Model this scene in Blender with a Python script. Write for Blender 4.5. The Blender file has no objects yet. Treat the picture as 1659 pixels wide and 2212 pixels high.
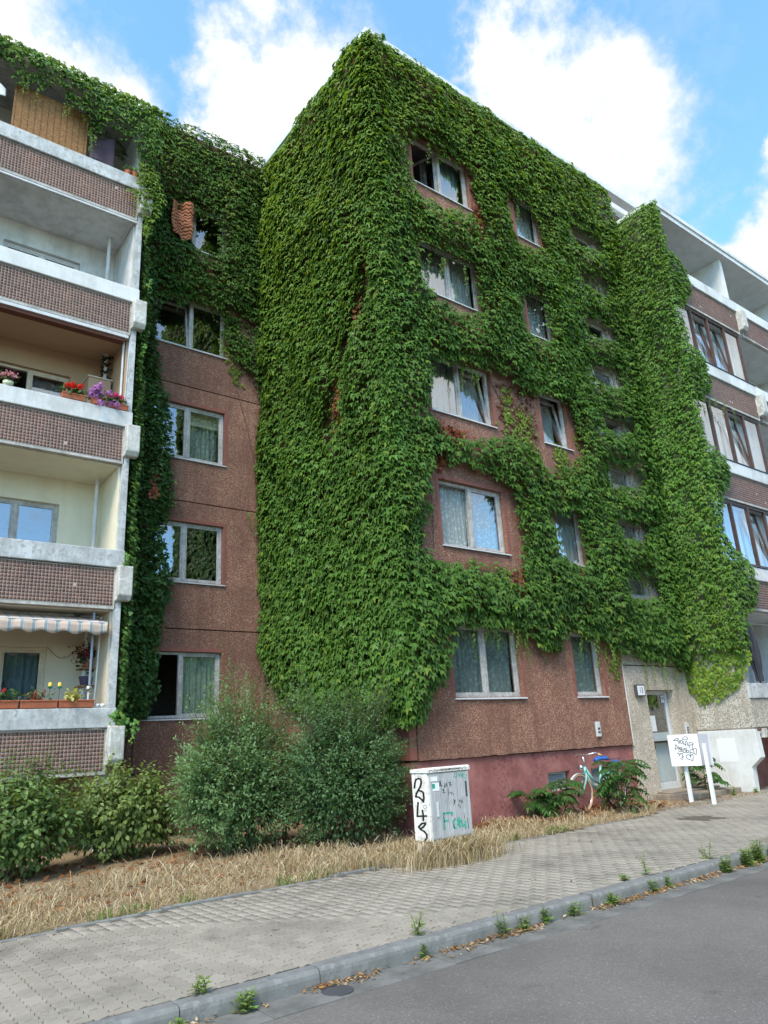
import bpy, math, random
import numpy as np
from mathutils import Matrix, Vector
R = math.radians
rng = np.random.default_rng(7)
random.seed(7)
SC = bpy.context.scene
COL = SC.collection

# ------------------------------------------------------------------ camera
cd = bpy.data.cameras.new('camera'); cam = bpy.data.objects.new('camera', cd); COL.objects.link(cam)
YAW, PIT, ROL = 0.663552, 0.307313, -0.0565883
fw = Vector((math.sin(YAW)*math.cos(PIT), math.cos(YAW)*math.cos(PIT), math.sin(PIT)))
rt = Vector((math.cos(YAW), -math.sin(YAW), 0)); up = rt.cross(fw)
rt2 = rt*math.cos(ROL)+up*math.sin(ROL); up2 = up*math.cos(ROL)-rt*math.sin(ROL)
cam.matrix_world = Matrix(((rt2.x, up2.x, -fw.x, 0), (rt2.y, up2.y, -fw.y, 0), (rt2.z, up2.z, -fw.z, 1.45), (0, 0, 0, 1)))
cd.sensor_fit = 'HORIZONTAL'; cd.sensor_width = 36; cd.lens = 36*1566.33/1659; cd.clip_end = 3000; cd.clip_start = .05
SC.camera = cam

# ------------------------------------------------------------------ sky, sun, exposure
SUN_EL, SUN_AZ = R(50), R(236)          # azimuth measured from +Y towards +X
SKY_STRENGTH, SUN_STRENGTH, EXPOSURE = 0.15, 1.5, 1.8
world = bpy.data.worlds.new('World'); SC.world = world; world.use_nodes = True
nt = world.node_tree; nt.nodes.clear()
def WN(t, **k):
    n = nt.nodes.new(t)
    for a, b in k.items(): setattr(n, a, b)
    return n
def wl(a, b): nt.links.new(a, b)
def wmath(op, a, b=None, c=None, clamp=False):
    n = WN('ShaderNodeMath', operation=op); n.use_clamp = clamp
    for i, v in enumerate((a, b, c)):
        if v is None: continue
        if isinstance(v, (int, float)): n.inputs[i].default_value = v
        else: wl(v, n.inputs[i])
    return n.outputs[0]
wo = WN('ShaderNodeOutputWorld'); bg = WN('ShaderNodeBackground'); bg.inputs[1].default_value = SKY_STRENGTH
sky = WN('ShaderNodeTexSky'); sky.sky_type = 'NISHITA'; sky.sun_disc = False
sky.sun_elevation = SUN_EL; sky.sun_rotation = SUN_AZ; sky.air_density = 1.0; sky.dust_density = 0.3; sky.ozone_density = 3.0
tc = WN('ShaderNodeTexCoord')
# cumulus: soft lobes in true sky directions, broken up by noise, plus scattered cloud over the whole sky
ns1 = WN('ShaderNodeTexNoise'); ns1.inputs['Scale'].default_value = 5.5; ns1.inputs['Detail'].default_value = 9; ns1.inputs['Roughness'].default_value = .6
wl(tc.outputs['Generated'], ns1.inputs['Vector'])
dv = WN('ShaderNodeVectorMath', operation='MULTIPLY_ADD'); wl(ns1.outputs['Color'], dv.inputs[0])
dv.inputs[1].default_value = (.16, .16, .16); dv.inputs[2].default_value = (-.08, -.08, -.08)
ad = WN('ShaderNodeVectorMath', operation='ADD'); wl(tc.outputs['Generated'], ad.inputs[0]); wl(dv.outputs[0], ad.inputs[1])
LOBES = [((0.03, 0.69, 0.722), .11), ((0.115, 0.685, 0.718), .07), ((.19, .685, .703), .055), ((0.34, 0.595, 0.73), .115), ((0.312, 0.65, 0.69), .08), ((0.255, .675, .69), .035),
         ((.40, .575, .715), .08), ((0.52, 0.435, 0.735), .06), ((0.592, 0.40, 0.70), .125), ((0.655, 0.372, 0.657), .10), ((0.634, 0.315, 0.705), .05),
         ((0.621, 0.262, 0.738), .022), ((0.80, 0.28, 0.528), .06), ((.77, .235, .595), .022), ((.50, .60, .62), .1), ((.72, .42, .55), .08),
         ((-.55, .35, .62), .22), ((.83, -.40, .40), .2), ((.60, -.60, .5), .2), ((-.2, -.55, .62), .26), ((.45, -.62, .58), .24), ((.75, -.3, .55), .18), ((-.75, -.25, .5), .2), ((.1, -.8, .45), .2), ((-.3, .1, .93), .16), ((.55, -.75, .3), .2), ((-.5, .8, .3), .2)]
field = None
for c, r in LOBES:
    v = Vector(c).normalized()
    d = WN('ShaderNodeVectorMath', operation='DISTANCE'); wl(ad.outputs[0], d.inputs[0]); d.inputs[1].default_value = v
    f = wmath('MULTIPLY_ADD', d.outputs['Value'], -1.0/r, 1.0)
    field = f if field is None else wmath('SMOOTH_MAX', field, f, .35)
ns2 = WN('ShaderNodeTexNoise'); ns2.inputs['Scale'].default_value = 11; ns2.inputs['Detail'].default_value = 10; ns2.inputs['Roughness'].default_value = .62
wl(tc.outputs['Generated'], ns2.inputs['Vector'])
f2 = wmath('ADD', wmath('MULTIPLY_ADD', ns2.outputs['Fac'], 3.0, -1.5), field)
ns3 = WN('ShaderNodeTexNoise'); ns3.inputs['Scale'].default_value = 2.6; ns3.inputs['Detail'].default_value = 9; ns3.inputs['Roughness'].default_value = .65
wl(tc.outputs['Generated'], ns3.inputs['Vector'])
wisp = wmath('MULTIPLY_ADD', ns3.outputs['Fac'], 2.6, -1.33, clamp=True)
mr = WN('ShaderNodeMapRange', interpolation_type='SMOOTHSTEP'); wl(f2, mr.inputs[0]); mr.inputs[1].default_value = -.3; mr.inputs[2].default_value = .6
dens = wmath('MAXIMUM', mr.outputs[0], wisp, clamp=True)
ccol = WN('ShaderNodeMix', data_type='RGBA'); ccol.inputs['A'].default_value = (1.55, 1.7, 1.9, 1); ccol.inputs['B'].default_value = (2.5, 2.5, 2.5, 1)
sh = WN('ShaderNodeMapRange'); wl(f2, sh.inputs[0]); sh.inputs[1].default_value = -.1; sh.inputs[2].default_value = .9
wl(sh.outputs[0], ccol.inputs['Factor'])
mixs = WN('ShaderNodeMix', data_type='RGBA'); wl(dens, mixs.inputs['Factor']); tn = WN('ShaderNodeMix', data_type='RGBA', blend_type='MULTIPLY'); tn.inputs['Factor'].default_value = 1; wl(sky.outputs[0], tn.inputs['A']); tn.inputs['B'].default_value = (.74, .95, .97, 1); wl(tn.outputs['Result'], mixs.inputs['A']); wl(ccol.outputs['Result'], mixs.inputs['B'])
wl(mixs.outputs['Result'], bg.inputs[0]); wl(bg.outputs[0], wo.inputs[0])

sl = bpy.data.lights.new('sun', 'SUN'); so = bpy.data.objects.new('sun', sl); COL.objects.link(so)
sl.energy = SUN_STRENGTH; sl.angle = R(26); sl.color = (1, .90, .76)
sd = Vector((math.sin(SUN_AZ)*math.cos(SUN_EL), math.cos(SUN_AZ)*math.cos(SUN_EL), math.sin(SUN_EL)))
so.rotation_euler = (-sd).to_track_quat('-Z', 'Y').to_euler(); so.location = sd*60
SC.view_settings.view_transform = 'Standard'; SC.view_settings.look = 'None'; SC.view_settings.exposure = EXPOSURE; SC.view_settings.gamma = 1
SC.view_settings.use_curve_mapping = False
SC.render.resolution_x = 768; SC.render.resolution_y = 1024
try:
    SC.cycles.max_bounces = 8; SC.cycles.transparent_max_bounces = 12
except Exception: pass

# ------------------------------------------------------------------ materials
class NT:
    def __init__(s, name):
        s.m = bpy.data.materials.new(name); s.m.use_nodes = True; s.t = s.m.node_tree; s.t.nodes.clear()
        s.out = s.t.nodes.new('ShaderNodeOutputMaterial'); s.p = s.t.nodes.new('ShaderNodeBsdfPrincipled'); s.l(s.p.outputs[0], s.out.inputs[0])
        s.tc = None
    def n(s, t, **k):
        n = s.t.nodes.new(t)
        for a, b in k.items():
            if a in n.inputs: n.inputs[a].default_value = b
            else: setattr(n, a, b)
        return n
    def l(s, a, b): s.t.links.new(a, b)
    def co(s):
        if s.tc is None: s.tc = s.n('ShaderNodeTexCoord').outputs['Object']
        return s.tc
    def noise(s, scale, detail=5, rough=.6, vec=None):
        n = s.n('ShaderNodeTexNoise', Scale=scale, Detail=detail, Roughness=rough); s.l(vec or s.co(), n.inputs['Vector']); return n.outputs['Fac']
    def ramp(s, fac, stops):
        n = s.n('ShaderNodeValToRGB'); e = n.color_ramp.elements
        while len(e) < len(stops): e.new(.5)
        for i, (p, c) in enumerate(stops): e[i].position = p; e[i].color = (*c, 1) if len(c) == 3 else c
        s.l(fac, n.inputs[0]); return n.outputs['Color']
    def mix(s, fac, a, b, mode='MIX'):
        n = s.n('ShaderNodeMix', data_type='RGBA', blend_type=mode)
        for k, v in (('Factor', fac), ('A', a), ('B', b)):
            if isinstance(v, (int, float)): n.inputs[k].default_value = v
            elif isinstance(v, tuple): n.inputs[k].default_value = (*v, 1)
            else: s.l(v, n.inputs[k])
        return n.outputs['Result']
    def bump(s, h, dist=.01, strength=.6):
        n = s.n('ShaderNodeBump', Strength=strength, Distance=dist); s.l(h, n.inputs['Height']); s.l(n.outputs[0], s.p.inputs['Normal'])
    def col(s, c):
        if isinstance(c, tuple): s.p.inputs['Base Color'].default_value = (*c, 1)
        else: s.l(c, s.p.inputs['Base Color'])
    def fin(s, rough=.8, spec=.3, metal=0):
        s.p.inputs['Roughness'].default_value = rough; s.p.inputs['Specular IOR Level'].default_value = spec; s.p.inputs['Metallic'].default_value = metal
        return s.m
def plain(name, c, rough=.7, spec=.3, metal=0, var=.12, scale=6):
    k = NT(name); f = k.noise(scale, 6, .65)
    lo = tuple(x*(1-var*1.6) for x in c); hi = tuple(min(1, x*(1+var)) for x in c)
    k.col(k.ramp(f, [(.3, lo), (.7, hi)])); return k.fin(rough, spec, metal)
def pebble(name, dark, mid, light, scale=85, dirt=(.15, .072, .052)):
    k = NT(name)
    v = k.n('ShaderNodeTexVoronoi', Scale=scale); k.l(k.co(), v.inputs['Vector'])
    sep = k.n('ShaderNodeSeparateColor'); k.l(v.outputs['Color'], sep.inputs[0])
    c = k.ramp(sep.outputs[0], [(.0, dark), (.35, mid), (.72, mid), (.86, light), (1, light)]); oi = k.n('ShaderNodeObjectInfo'); c = k.mix(1, c, k.ramp(oi.outputs['Random'], [(0, (.86, .86, .88)), (1, (1.12, 1.1, 1.08))]), 'MULTIPLY')
    big = k.noise(1.3, 6, .7); streak = k.n('ShaderNodeMapping'); streak.inputs['Scale'].default_value = (5, 5, .35); k.l(k.co(), streak.inputs[0])
    st = k.noise(1.2, 5, .7, streak.outputs[0])
    c = k.mix(k.ramp(big, [(.40, (0, 0, 0)), (.62, (.5, .5, .5))]), c, dirt)
    c = k.mix(k.ramp(st, [(.46, (0, 0, 0)), (.66, (.45, .45, .45))]), c, dirt)
    k.col(c)
    h = k.n('ShaderNodeMath', operation='MULTIPLY_ADD'); k.l(v.outputs['Distance'], h.inputs[0]); h.inputs[1].default_value = -1; h.inputs[2].default_value = 1
    k.bump(h.outputs[0], .012, .9); return k.fin(.85, .25)
def painted(name, c, dirtc=(.22, .21, .19), amount=.5, scale=3.2, peel=None, rough=.75):
    k = NT(name); f = k.noise(scale, 9, .72); g = k.noise(scale*5, 7, .7)
    mp = k.n('ShaderNodeMapping'); mp.inputs['Scale'].default_value = (4, 4, .5); k.l(k.co(), mp.inputs[0]); st = k.noise(scale*.8, 6, .7, mp.outputs[0])
    a = k.mix(k.ramp(f, [(.42, (0, 0, 0)), (.62, (amount, amount, amount))]), c, dirtc)
    a = k.mix(k.ramp(st, [(.46, (0, 0, 0)), (.68, (amount*.8,)*3)]), a, dirtc)
    if peel: a = k.mix(k.ramp(g, [(.545, (0, 0, 0)), (.58, (.9, .9, .9))]), a, peel)
    k.col(a); k.bump(g, .004, .5); return k.fin(rough, .3)

M = {}
M['pebble_red'] = pebble('pebble_red', (.115, .05, .034), (.235, .105, .071), (.50, .335, .245), 95)
M['pebble_tan'] = pebble('pebble_tan', (.22, .185, .145), (.44, .385, .315), (.66, .61, .53), 70, (.28, .23, .175))
M['pebble_light'] = pebble('pebble_light', (.18, .16, .12), (.46, .43, .37), (.72, .70, .64), 60, (.26, .22, .16))
k = NT('smooth_red'); f = k.noise(2.2, 8, .7); g = k.noise(38, 6, .7)
vn = k.n('ShaderNodeTexVoronoi', Scale=4.2, feature='DISTANCE_TO_EDGE'); mpv = k.n('ShaderNodeVectorMath', operation='MULTIPLY_ADD'); nn = k.n('ShaderNodeTexNoise', Scale=6, Detail=6); k.l(k.co(), nn.inputs[0])
k.l(nn.outputs['Color'], mpv.inputs[0]); mpv.inputs[1].default_value = (.9, .9, .9); k.l(k.co(), mpv.inputs[2]); k.l(mpv.outputs[0], vn.inputs['Vector'])
thr = k.ramp(vn.outputs['Distance'], [(0, (1, 1, 1)), (.016, (1, 1, 1)), (.026, (0, 0, 0))]); msk = k.ramp(k.noise(1.7, 3), [(.48, (0, 0, 0)), (.56, (1, 1, 1))])
c = k.ramp(f, [(.36, (.20, .075, .067)), (.5, (.27, .107, .097)), (.62, (.32, .138, .124))]); c = k.mix(k.mix(1, thr, msk, 'MULTIPLY'), c, (.085, .03, .028)); k.col(c); k.bump(g, .006, .5); M['smooth_red'] = k.fin(.85, .2)
M['surround'] = plain('surround', (.22, .085, .065), .8)
M['joint'] = plain('joint', (.03, .022, .02), .9)
M['white_paint'] = painted('white_paint', (.62, .63, .62), (.30, .29, .265), .5, 1.6)
M['white_worn'] = painted('white_worn', (.52, .54, .545), (.27, .275, .265), .85, 2.2, (.30, .305, .295))
M['white_bright'] = painted('white_bright', (.62, .63, .625), (.38, .37, .34), .4, 2.0)
M['concrete'] = painted('concrete', (.48, .46, .425), (.16, .15, .13), .6, 3.0)
M['concrete_white'] = painted('concrete_white', (.50, .49, .45), (.27, .26, .225), .7, 3.0, (.58, .575, .55))
M['step'] = painted('step', (.30, .25, .20), (.12, .1, .075), .7, 3.0)
M['cream'] = painted('cream', (.58, .51, .40), (.45, .38, .27), .3, 1.2)
M['cream_yellow'] = painted('cream_yellow', (.70, .65, .50), (.5, .44, .3), .3, 1.2)
M['tan_wall'] = painted('tan_wall', (.42, .29, .18), (.36, .25, .16), .35, 1.4)
M['ceil_grey'] = painted('ceil_grey', (.64, .66, .655), (.4, .4, .38), .4, 1.2)
M['interior'] = plain('interior', (.20, .19, .17), .9)
M['frame'] = painted('frame', (.50, .49, .475), (.24, .23, .21), .7, 7, (.30, .26, .22), .55)
M['frame_white'] = painted('frame_white', (.58, .59, .60), (.4, .4, .38), .35, 6)
M['frame_brown'] = painted('frame_brown', (.085, .045, .035), (.03, .02, .018), .6, 6, None, .5)
M['frame_cream'] = plain('frame_cream', (.55, .47, .36), .6)
M['alu'] = painted('alu', (.55, .57, .58), (.32, .32, .31), .4, 5, None, .4)
M['metal_dark'] = plain('metal_dark', (.06, .06, .065), .5, .5)
M['metal_blue'] = plain('metal_blue', (.20, .24, .30), .45, .5)
M['chrome'] = plain('chrome', (.6, .6, .6), .25, .5, .9, .05)
M['rubber'] = plain('rubber', (.025, .025, .025), .8)
M['black'] = plain('black', (.012, .012, .014), .6)
k = NT('glass'); k.t.nodes.remove(k.p); tr = k.n('ShaderNodeBsdfTransparent'); tr.inputs[0].default_value = (.93, .96, .955, 1); gl = k.n('ShaderNodeBsdfGlossy', Roughness=.008); gl.inputs[0].default_value = (.95, .97, 1, 1)
fr = k.n('ShaderNodeFresnel'); ge = k.n('ShaderNodeNewGeometry'); io = k.n('ShaderNodeMapRange'); io.inputs[3].default_value = 2.45; io.inputs[4].default_value = 1/2.45; k.l(ge.outputs['Backfacing'], io.inputs[0]); k.l(io.outputs[0], fr.inputs['IOR']); mx = k.n('ShaderNodeMixShader'); k.l(fr.outputs[0], mx.inputs[0]); k.l(tr.outputs[0], mx.inputs[1]); k.l(gl.outputs[0], mx.inputs[2]); k.l(mx.outputs[0], k.out.inputs[0])
wb = k.n('ShaderNodeBump', Strength=.03, Distance=.03); k.l(k.noise(1.6, 2, .5), wb.inputs['Height']); k.l(wb.outputs[0], gl.inputs['Normal']); M['glass'] = k.m
def fabric(name, c, trans=.35, lace=0):
    k = NT(name); f = k.noise(5, 5, .6); k.col(k.ramp(f, [(.3, tuple(x*.82 for x in c)), (.7, c)])); k.fin(.9, .1)
    t = k.n('ShaderNodeBsdfTranslucent'); t.inputs[0].default_value = (*c, 1); m1 = k.n('ShaderNodeMixShader'); m1.inputs[0].default_value = trans
    k.l(k.p.outputs[0], m1.inputs[1]); k.l(t.outputs[0], m1.inputs[2]); last = m1.outputs[0]
    if lace:
        v = k.n('ShaderNodeTexVoronoi', Scale=13, feature='F1'); k.l(k.co(), v.inputs['Vector']); rr = k.ramp(v.outputs['Distance'], [(.26, (1, 1, 1)), (.50, (1-lace*.7,)*3)])
        tp = k.n('ShaderNodeBsdfTransparent'); m2 = k.n('ShaderNodeMixShader'); k.l(rr, m2.inputs[0]); k.l(tp.outputs[0], m2.inputs[1]); k.l(last, m2.inputs[2]); last = m2.outputs[0]
    k.l(last, k.out.inputs[0]); return k.m
M['curtain'] = fabric('curtain', (.82, .83, .83)); M['curtain_lace'] = fabric('curtain_lace', (.55, .63, .62), .3, .4); M['curtain_blue'] = fabric('curtain_blue', (.36, .48, .58))
M['curtain_green'] = fabric('curtain_green', (.52, .62, .55), .3, .25); M['curtain_grey'] = fabric('curtain_grey', (.45, .43, .45))
def leafmat(name, trans=.42, rough=.5, spec=.3):
    k = NT(name); a = k.n('ShaderNodeAttribute', attribute_name='leafcol'); f = k.noise(60, 3, .6); c = k.mix(.5, a.outputs['Color'], k.ramp(f, [(.3, (.55, .55, .55)), (.7, (1, 1, 1))]), 'MULTIPLY')
    k.col(c); k.fin(rough, spec); t = k.n('ShaderNodeBsdfTranslucent'); tcx = k.mix(1, c, (1.35, 1.25, .55), 'MULTIPLY'); k.l(tcx, t.inputs[0])
    m = k.n('ShaderNodeMixShader'); m.inputs[0].default_value = trans; k.l(k.p.outputs[0], m.inputs[1]); k.l(t.outputs[0], m.inputs[2]); k.l(m.outputs[0], k.out.inputs[0]); return k.m
M['leaf'] = leafmat('leaf'); M['leaf_dark'] = leafmat('leaf_dark', .22, .45, .35); M['petal'] = leafmat('petal', .3, .7, .2); M['straw'] = leafmat('straw', .25, .8, .15)
M['bark'] = plain('bark', (.10, .07, .05), .9)
M['terracotta'] = plain('terracotta', (.42, .13, .065), .7)
M['soil'] = plain('soil', (.05, .035, .025), .95)
k = NT('dry_ground'); f = k.noise(1.6, 9, .75); g = k.noise(22, 8, .75); c = k.ramp(g, [(.3, (.13, .10, .066)), (.5, (.27, .205, .125)), (.72, (.44, .355, .225))]); c = k.mix(k.ramp(f, [(.4, (0, 0, 0)), (.65, (.6, .6, .6))]), c, (.19, .13, .085)); k.col(c); k.bump(g, .03, .8); M['dry_ground'] = k.fin(.95, .1)
k = NT('asphalt'); f = k.noise(.55, 7, .65); v = k.n('ShaderNodeTexVoronoi', Scale=115); k.l(k.co(), v.inputs[0]); sep = k.n('ShaderNodeSeparateColor'); k.l(v.outputs['Color'], sep.inputs[0])
c = k.ramp(sep.outputs[0], [(0, (.122, .111, .098)), (.6, (.145, .133, .118)), (.95, (.168, .155, .138)), (.99, (.22, .207, .19)), (1, (.27, .255, .23))]); c = k.mix(k.ramp(f, [(.35, (.72, .72, .72)), (.7, (1.1, 1.08, 1.05))]), c, c); ff = k.ramp(f, [(.36, (.78, .78, .78)), (.5, (.95, .95, .95)), (.62, (1.05, 1.05, 1.05))]); f5 = k.noise(.18, 4, .6); ff = k.mix(1, ff, k.ramp(f5, [(.42, (.86, .86, .87)), (.47, (1, 1, 1))]), 'MULTIPLY'); f6 = k.noise(2.6, 8, .75); ff = k.mix(1, ff, k.ramp(f6, [(.30, (.72, .72, .72)), (.38, (1, 1, 1))]), 'MULTIPLY'); c = k.mix(1, c, ff, 'MULTIPLY'); k.col(c); k.bump(v.outputs['Distance'], .006, .5); M['asphalt'] = k.fin(.85, .25)
def paving(name, c):
    k = NT(name); k.tc = k.n('ShaderNodeNewGeometry').outputs['Position']; f = k.noise(.9, 8, .72); g = k.noise(70, 5, .8); at = k.n('ShaderNodeAttribute', attribute_name='tone')
    a = k.ramp(f, [(.34, tuple(x*.66 for x in c)), (.5, tuple(x*.97 for x in c)), (.62, tuple(x*1.1 for x in c))]); sp = k.noise(6.5, 4, .6); a = k.mix(k.ramp(sp, [(.30, (.55, .55, .55)), (.37, (0, 0, 0))]), a, (.09, .08, .065)); a = k.mix(.45, a, k.ramp(g, [(.25, (.55, .55, .54)), (.7, (1.1, 1.1, 1.1))]), 'MULTIPLY'); a = k.mix(1, a, at.outputs['Color'], 'MULTIPLY'); k.col(a); k.bump(g, .003, .6); return k.fin(.9, .2)
M['paver'] = paving('paver', (.285, .258, .215))
M['kerbstone'] = painted('kerbstone', (.185, .188, .18), (.12, .12, .112), .7, 2.0, (.205, .208, .2))
M['gutter'] = painted('gutter', (.165, .163, .15), (.085, .083, .075), .7, 3.0)
M['joint_sand'] = plain('joint_sand', (.115, .098, .075), .95, .1)
k = NT('tile'); at = k.n('ShaderNodeAttribute', attribute_name='tone'); f = k.noise(.9, 6, .7); a = k.ramp(f, [(.35, (.115, .067, .054)), (.58, (.155, .085, .064)), (.72, (.19, .085, .05))]); k.col(k.mix(1, a, at.outputs['Color'], 'MULTIPLY')); M['tile'] = k.fin(.55, .2)
M['grout'] = painted('grout', (.42, .345, .295), (.30, .24, .2), .5, 2.5)
M['cabinet_grey'] = None
k = NT('cabinet_grey'); mp = k.n('ShaderNodeMapping'); mp.inputs['Scale'].default_value = (9, 9, .6); k.l(k.co(), mp.inputs[0]); st = k.noise(3, 8, .75, mp.outputs[0]); f = k.noise(4, 8, .7); c = k.ramp(st, [(.3, (.25, .255, .26)), (.55, (.40, .405, .41)), (.75, (.56, .56, .56))]); c = k.mix(k.ramp(f, [(.5, (0, 0, 0)), (.75, (.6, .6, .6))]), c, (.20, .19, .19)); k.col(c); M['cabinet_grey'] = k.fin(.6, .3)
M['cabinet_white'] = painted('cabinet_white', (.74, .72, .67), (.4, .36, .3), .5, 5, (.42, .40, .36))
M['spray_black'] = plain('spray_black', (.025, .025, .025), .8, .1, 0, .5, 30); M['spray_green'] = plain('spray_green', (.06, .36, .27), .8, .1, 0, .4, 30); M['marker'] = plain('marker', (.06, .06, .06), .8, .1)
M['sign_white'] = painted('sign_white', (.68, .69, .70), (.6, .6, .6), .15, 3); M['sign_grey'] = painted('sign_grey', (.56, .58, .63), (.45, .46, .5), .2, 3)
M['bike_mint'] = plain('bike_mint', (.20, .48, .43), .35, .5); M['blue_bag'] = plain('blue_bag', (.025, .10, .36), .5, .4); M['grip_tan'] = plain('grip_tan', (.55, .33, .22), .7)
M['towel'] = fabric('towel', (.085, .065, .085), .1)
M['awn_roll'] = plain('awn_roll', (.12, .045, .03), .8)
k = NT('bamboo'); w = k.n('ShaderNodeTexWave', Scale=1.2, Distortion=2.0); k.l(k.co(), w.inputs[0]); f = k.noise(14, 6, .7); k.col(k.ramp(f, [(.3, (.17, .085, .03)), (.5, (.25, .13, .05)), (.7, (.31, .175, .075))])); M['bamboo'] = k.fin(.7, .25)
k = NT('zigzag'); sx = k.n('ShaderNodeSeparateXYZ'); k.l(k.co(), sx.inputs[0]); pa = k.n('ShaderNodeMath', operation='PINGPONG'); k.l(sx.outputs[0], pa.inputs[0]); pa.inputs[1].default_value = .055; nz_ = k.noise(7, 2, .5); pb = k.n('ShaderNodeMath', operation='MULTIPLY_ADD'); k.l(pa.outputs[0], pb.inputs[0]); pb.inputs[1].default_value = .9; k.l(sx.outputs[2], pb.inputs[2]); pd = k.n('ShaderNodeMath', operation='MULTIPLY_ADD'); k.l(nz_, pd.inputs[0]); pd.inputs[1].default_value = .12; k.l(pb.outputs[0], pd.inputs[2])
pc = k.n('ShaderNodeMath', operation='PINGPONG'); k.l(pd.outputs[0], pc.inputs[0]); pc.inputs[1].default_value = .045; pm = k.n('ShaderNodeMath', operation='MULTIPLY'); k.l(pc.outputs[0], pm.inputs[0]); pm.inputs[1].default_value = 22; k.col(k.ramp(pm.outputs[0], [(.30, (.085, .025, .012)), (.42, (.38, .14, .07)), (.8, (.45, .20, .11))])); M['zigzag'] = k.fin(.9, .1)
k = NT('awning'); sx = k.n('ShaderNodeSeparateXYZ'); k.l(k.co(), sx.inputs[0]); m1 = k.n('ShaderNodeMath', operation='MULTIPLY'); k.l(sx.outputs[0], m1.inputs[0]); m1.inputs[1].default_value = 5.4; m2 = k.n('ShaderNodeMath', operation='FRACT'); k.l(m1.outputs[0], m2.inputs[0])
rm = k.ramp(m2.outputs[0], [(0, (.72, .57, .47)), (.46, (.70, .68, .64)), (.52, (.36, .41, .42)), (.78, (.70, .68, .64)), (.84, (.45, .47, .47)), (.9, (.72, .57, .47))])
for n_ in k.t.nodes:
    if n_.type == 'VALTORGB': n_.color_ramp.interpolation = 'CONSTANT'
k.col(rm); k.fin(.9, .1); t = k.n('ShaderNodeBsdfTranslucent'); k.l(rm, t.inputs[0]); mq = k.n('ShaderNodeMixShader'); mq.inputs[0].default_value = .35; k.l(k.p.outputs[0], mq.inputs[1]); k.l(t.outputs[0], mq.inputs[2]); k.l(mq.outputs[0], k.out.inputs[0]); M['awning'] = k.m

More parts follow.
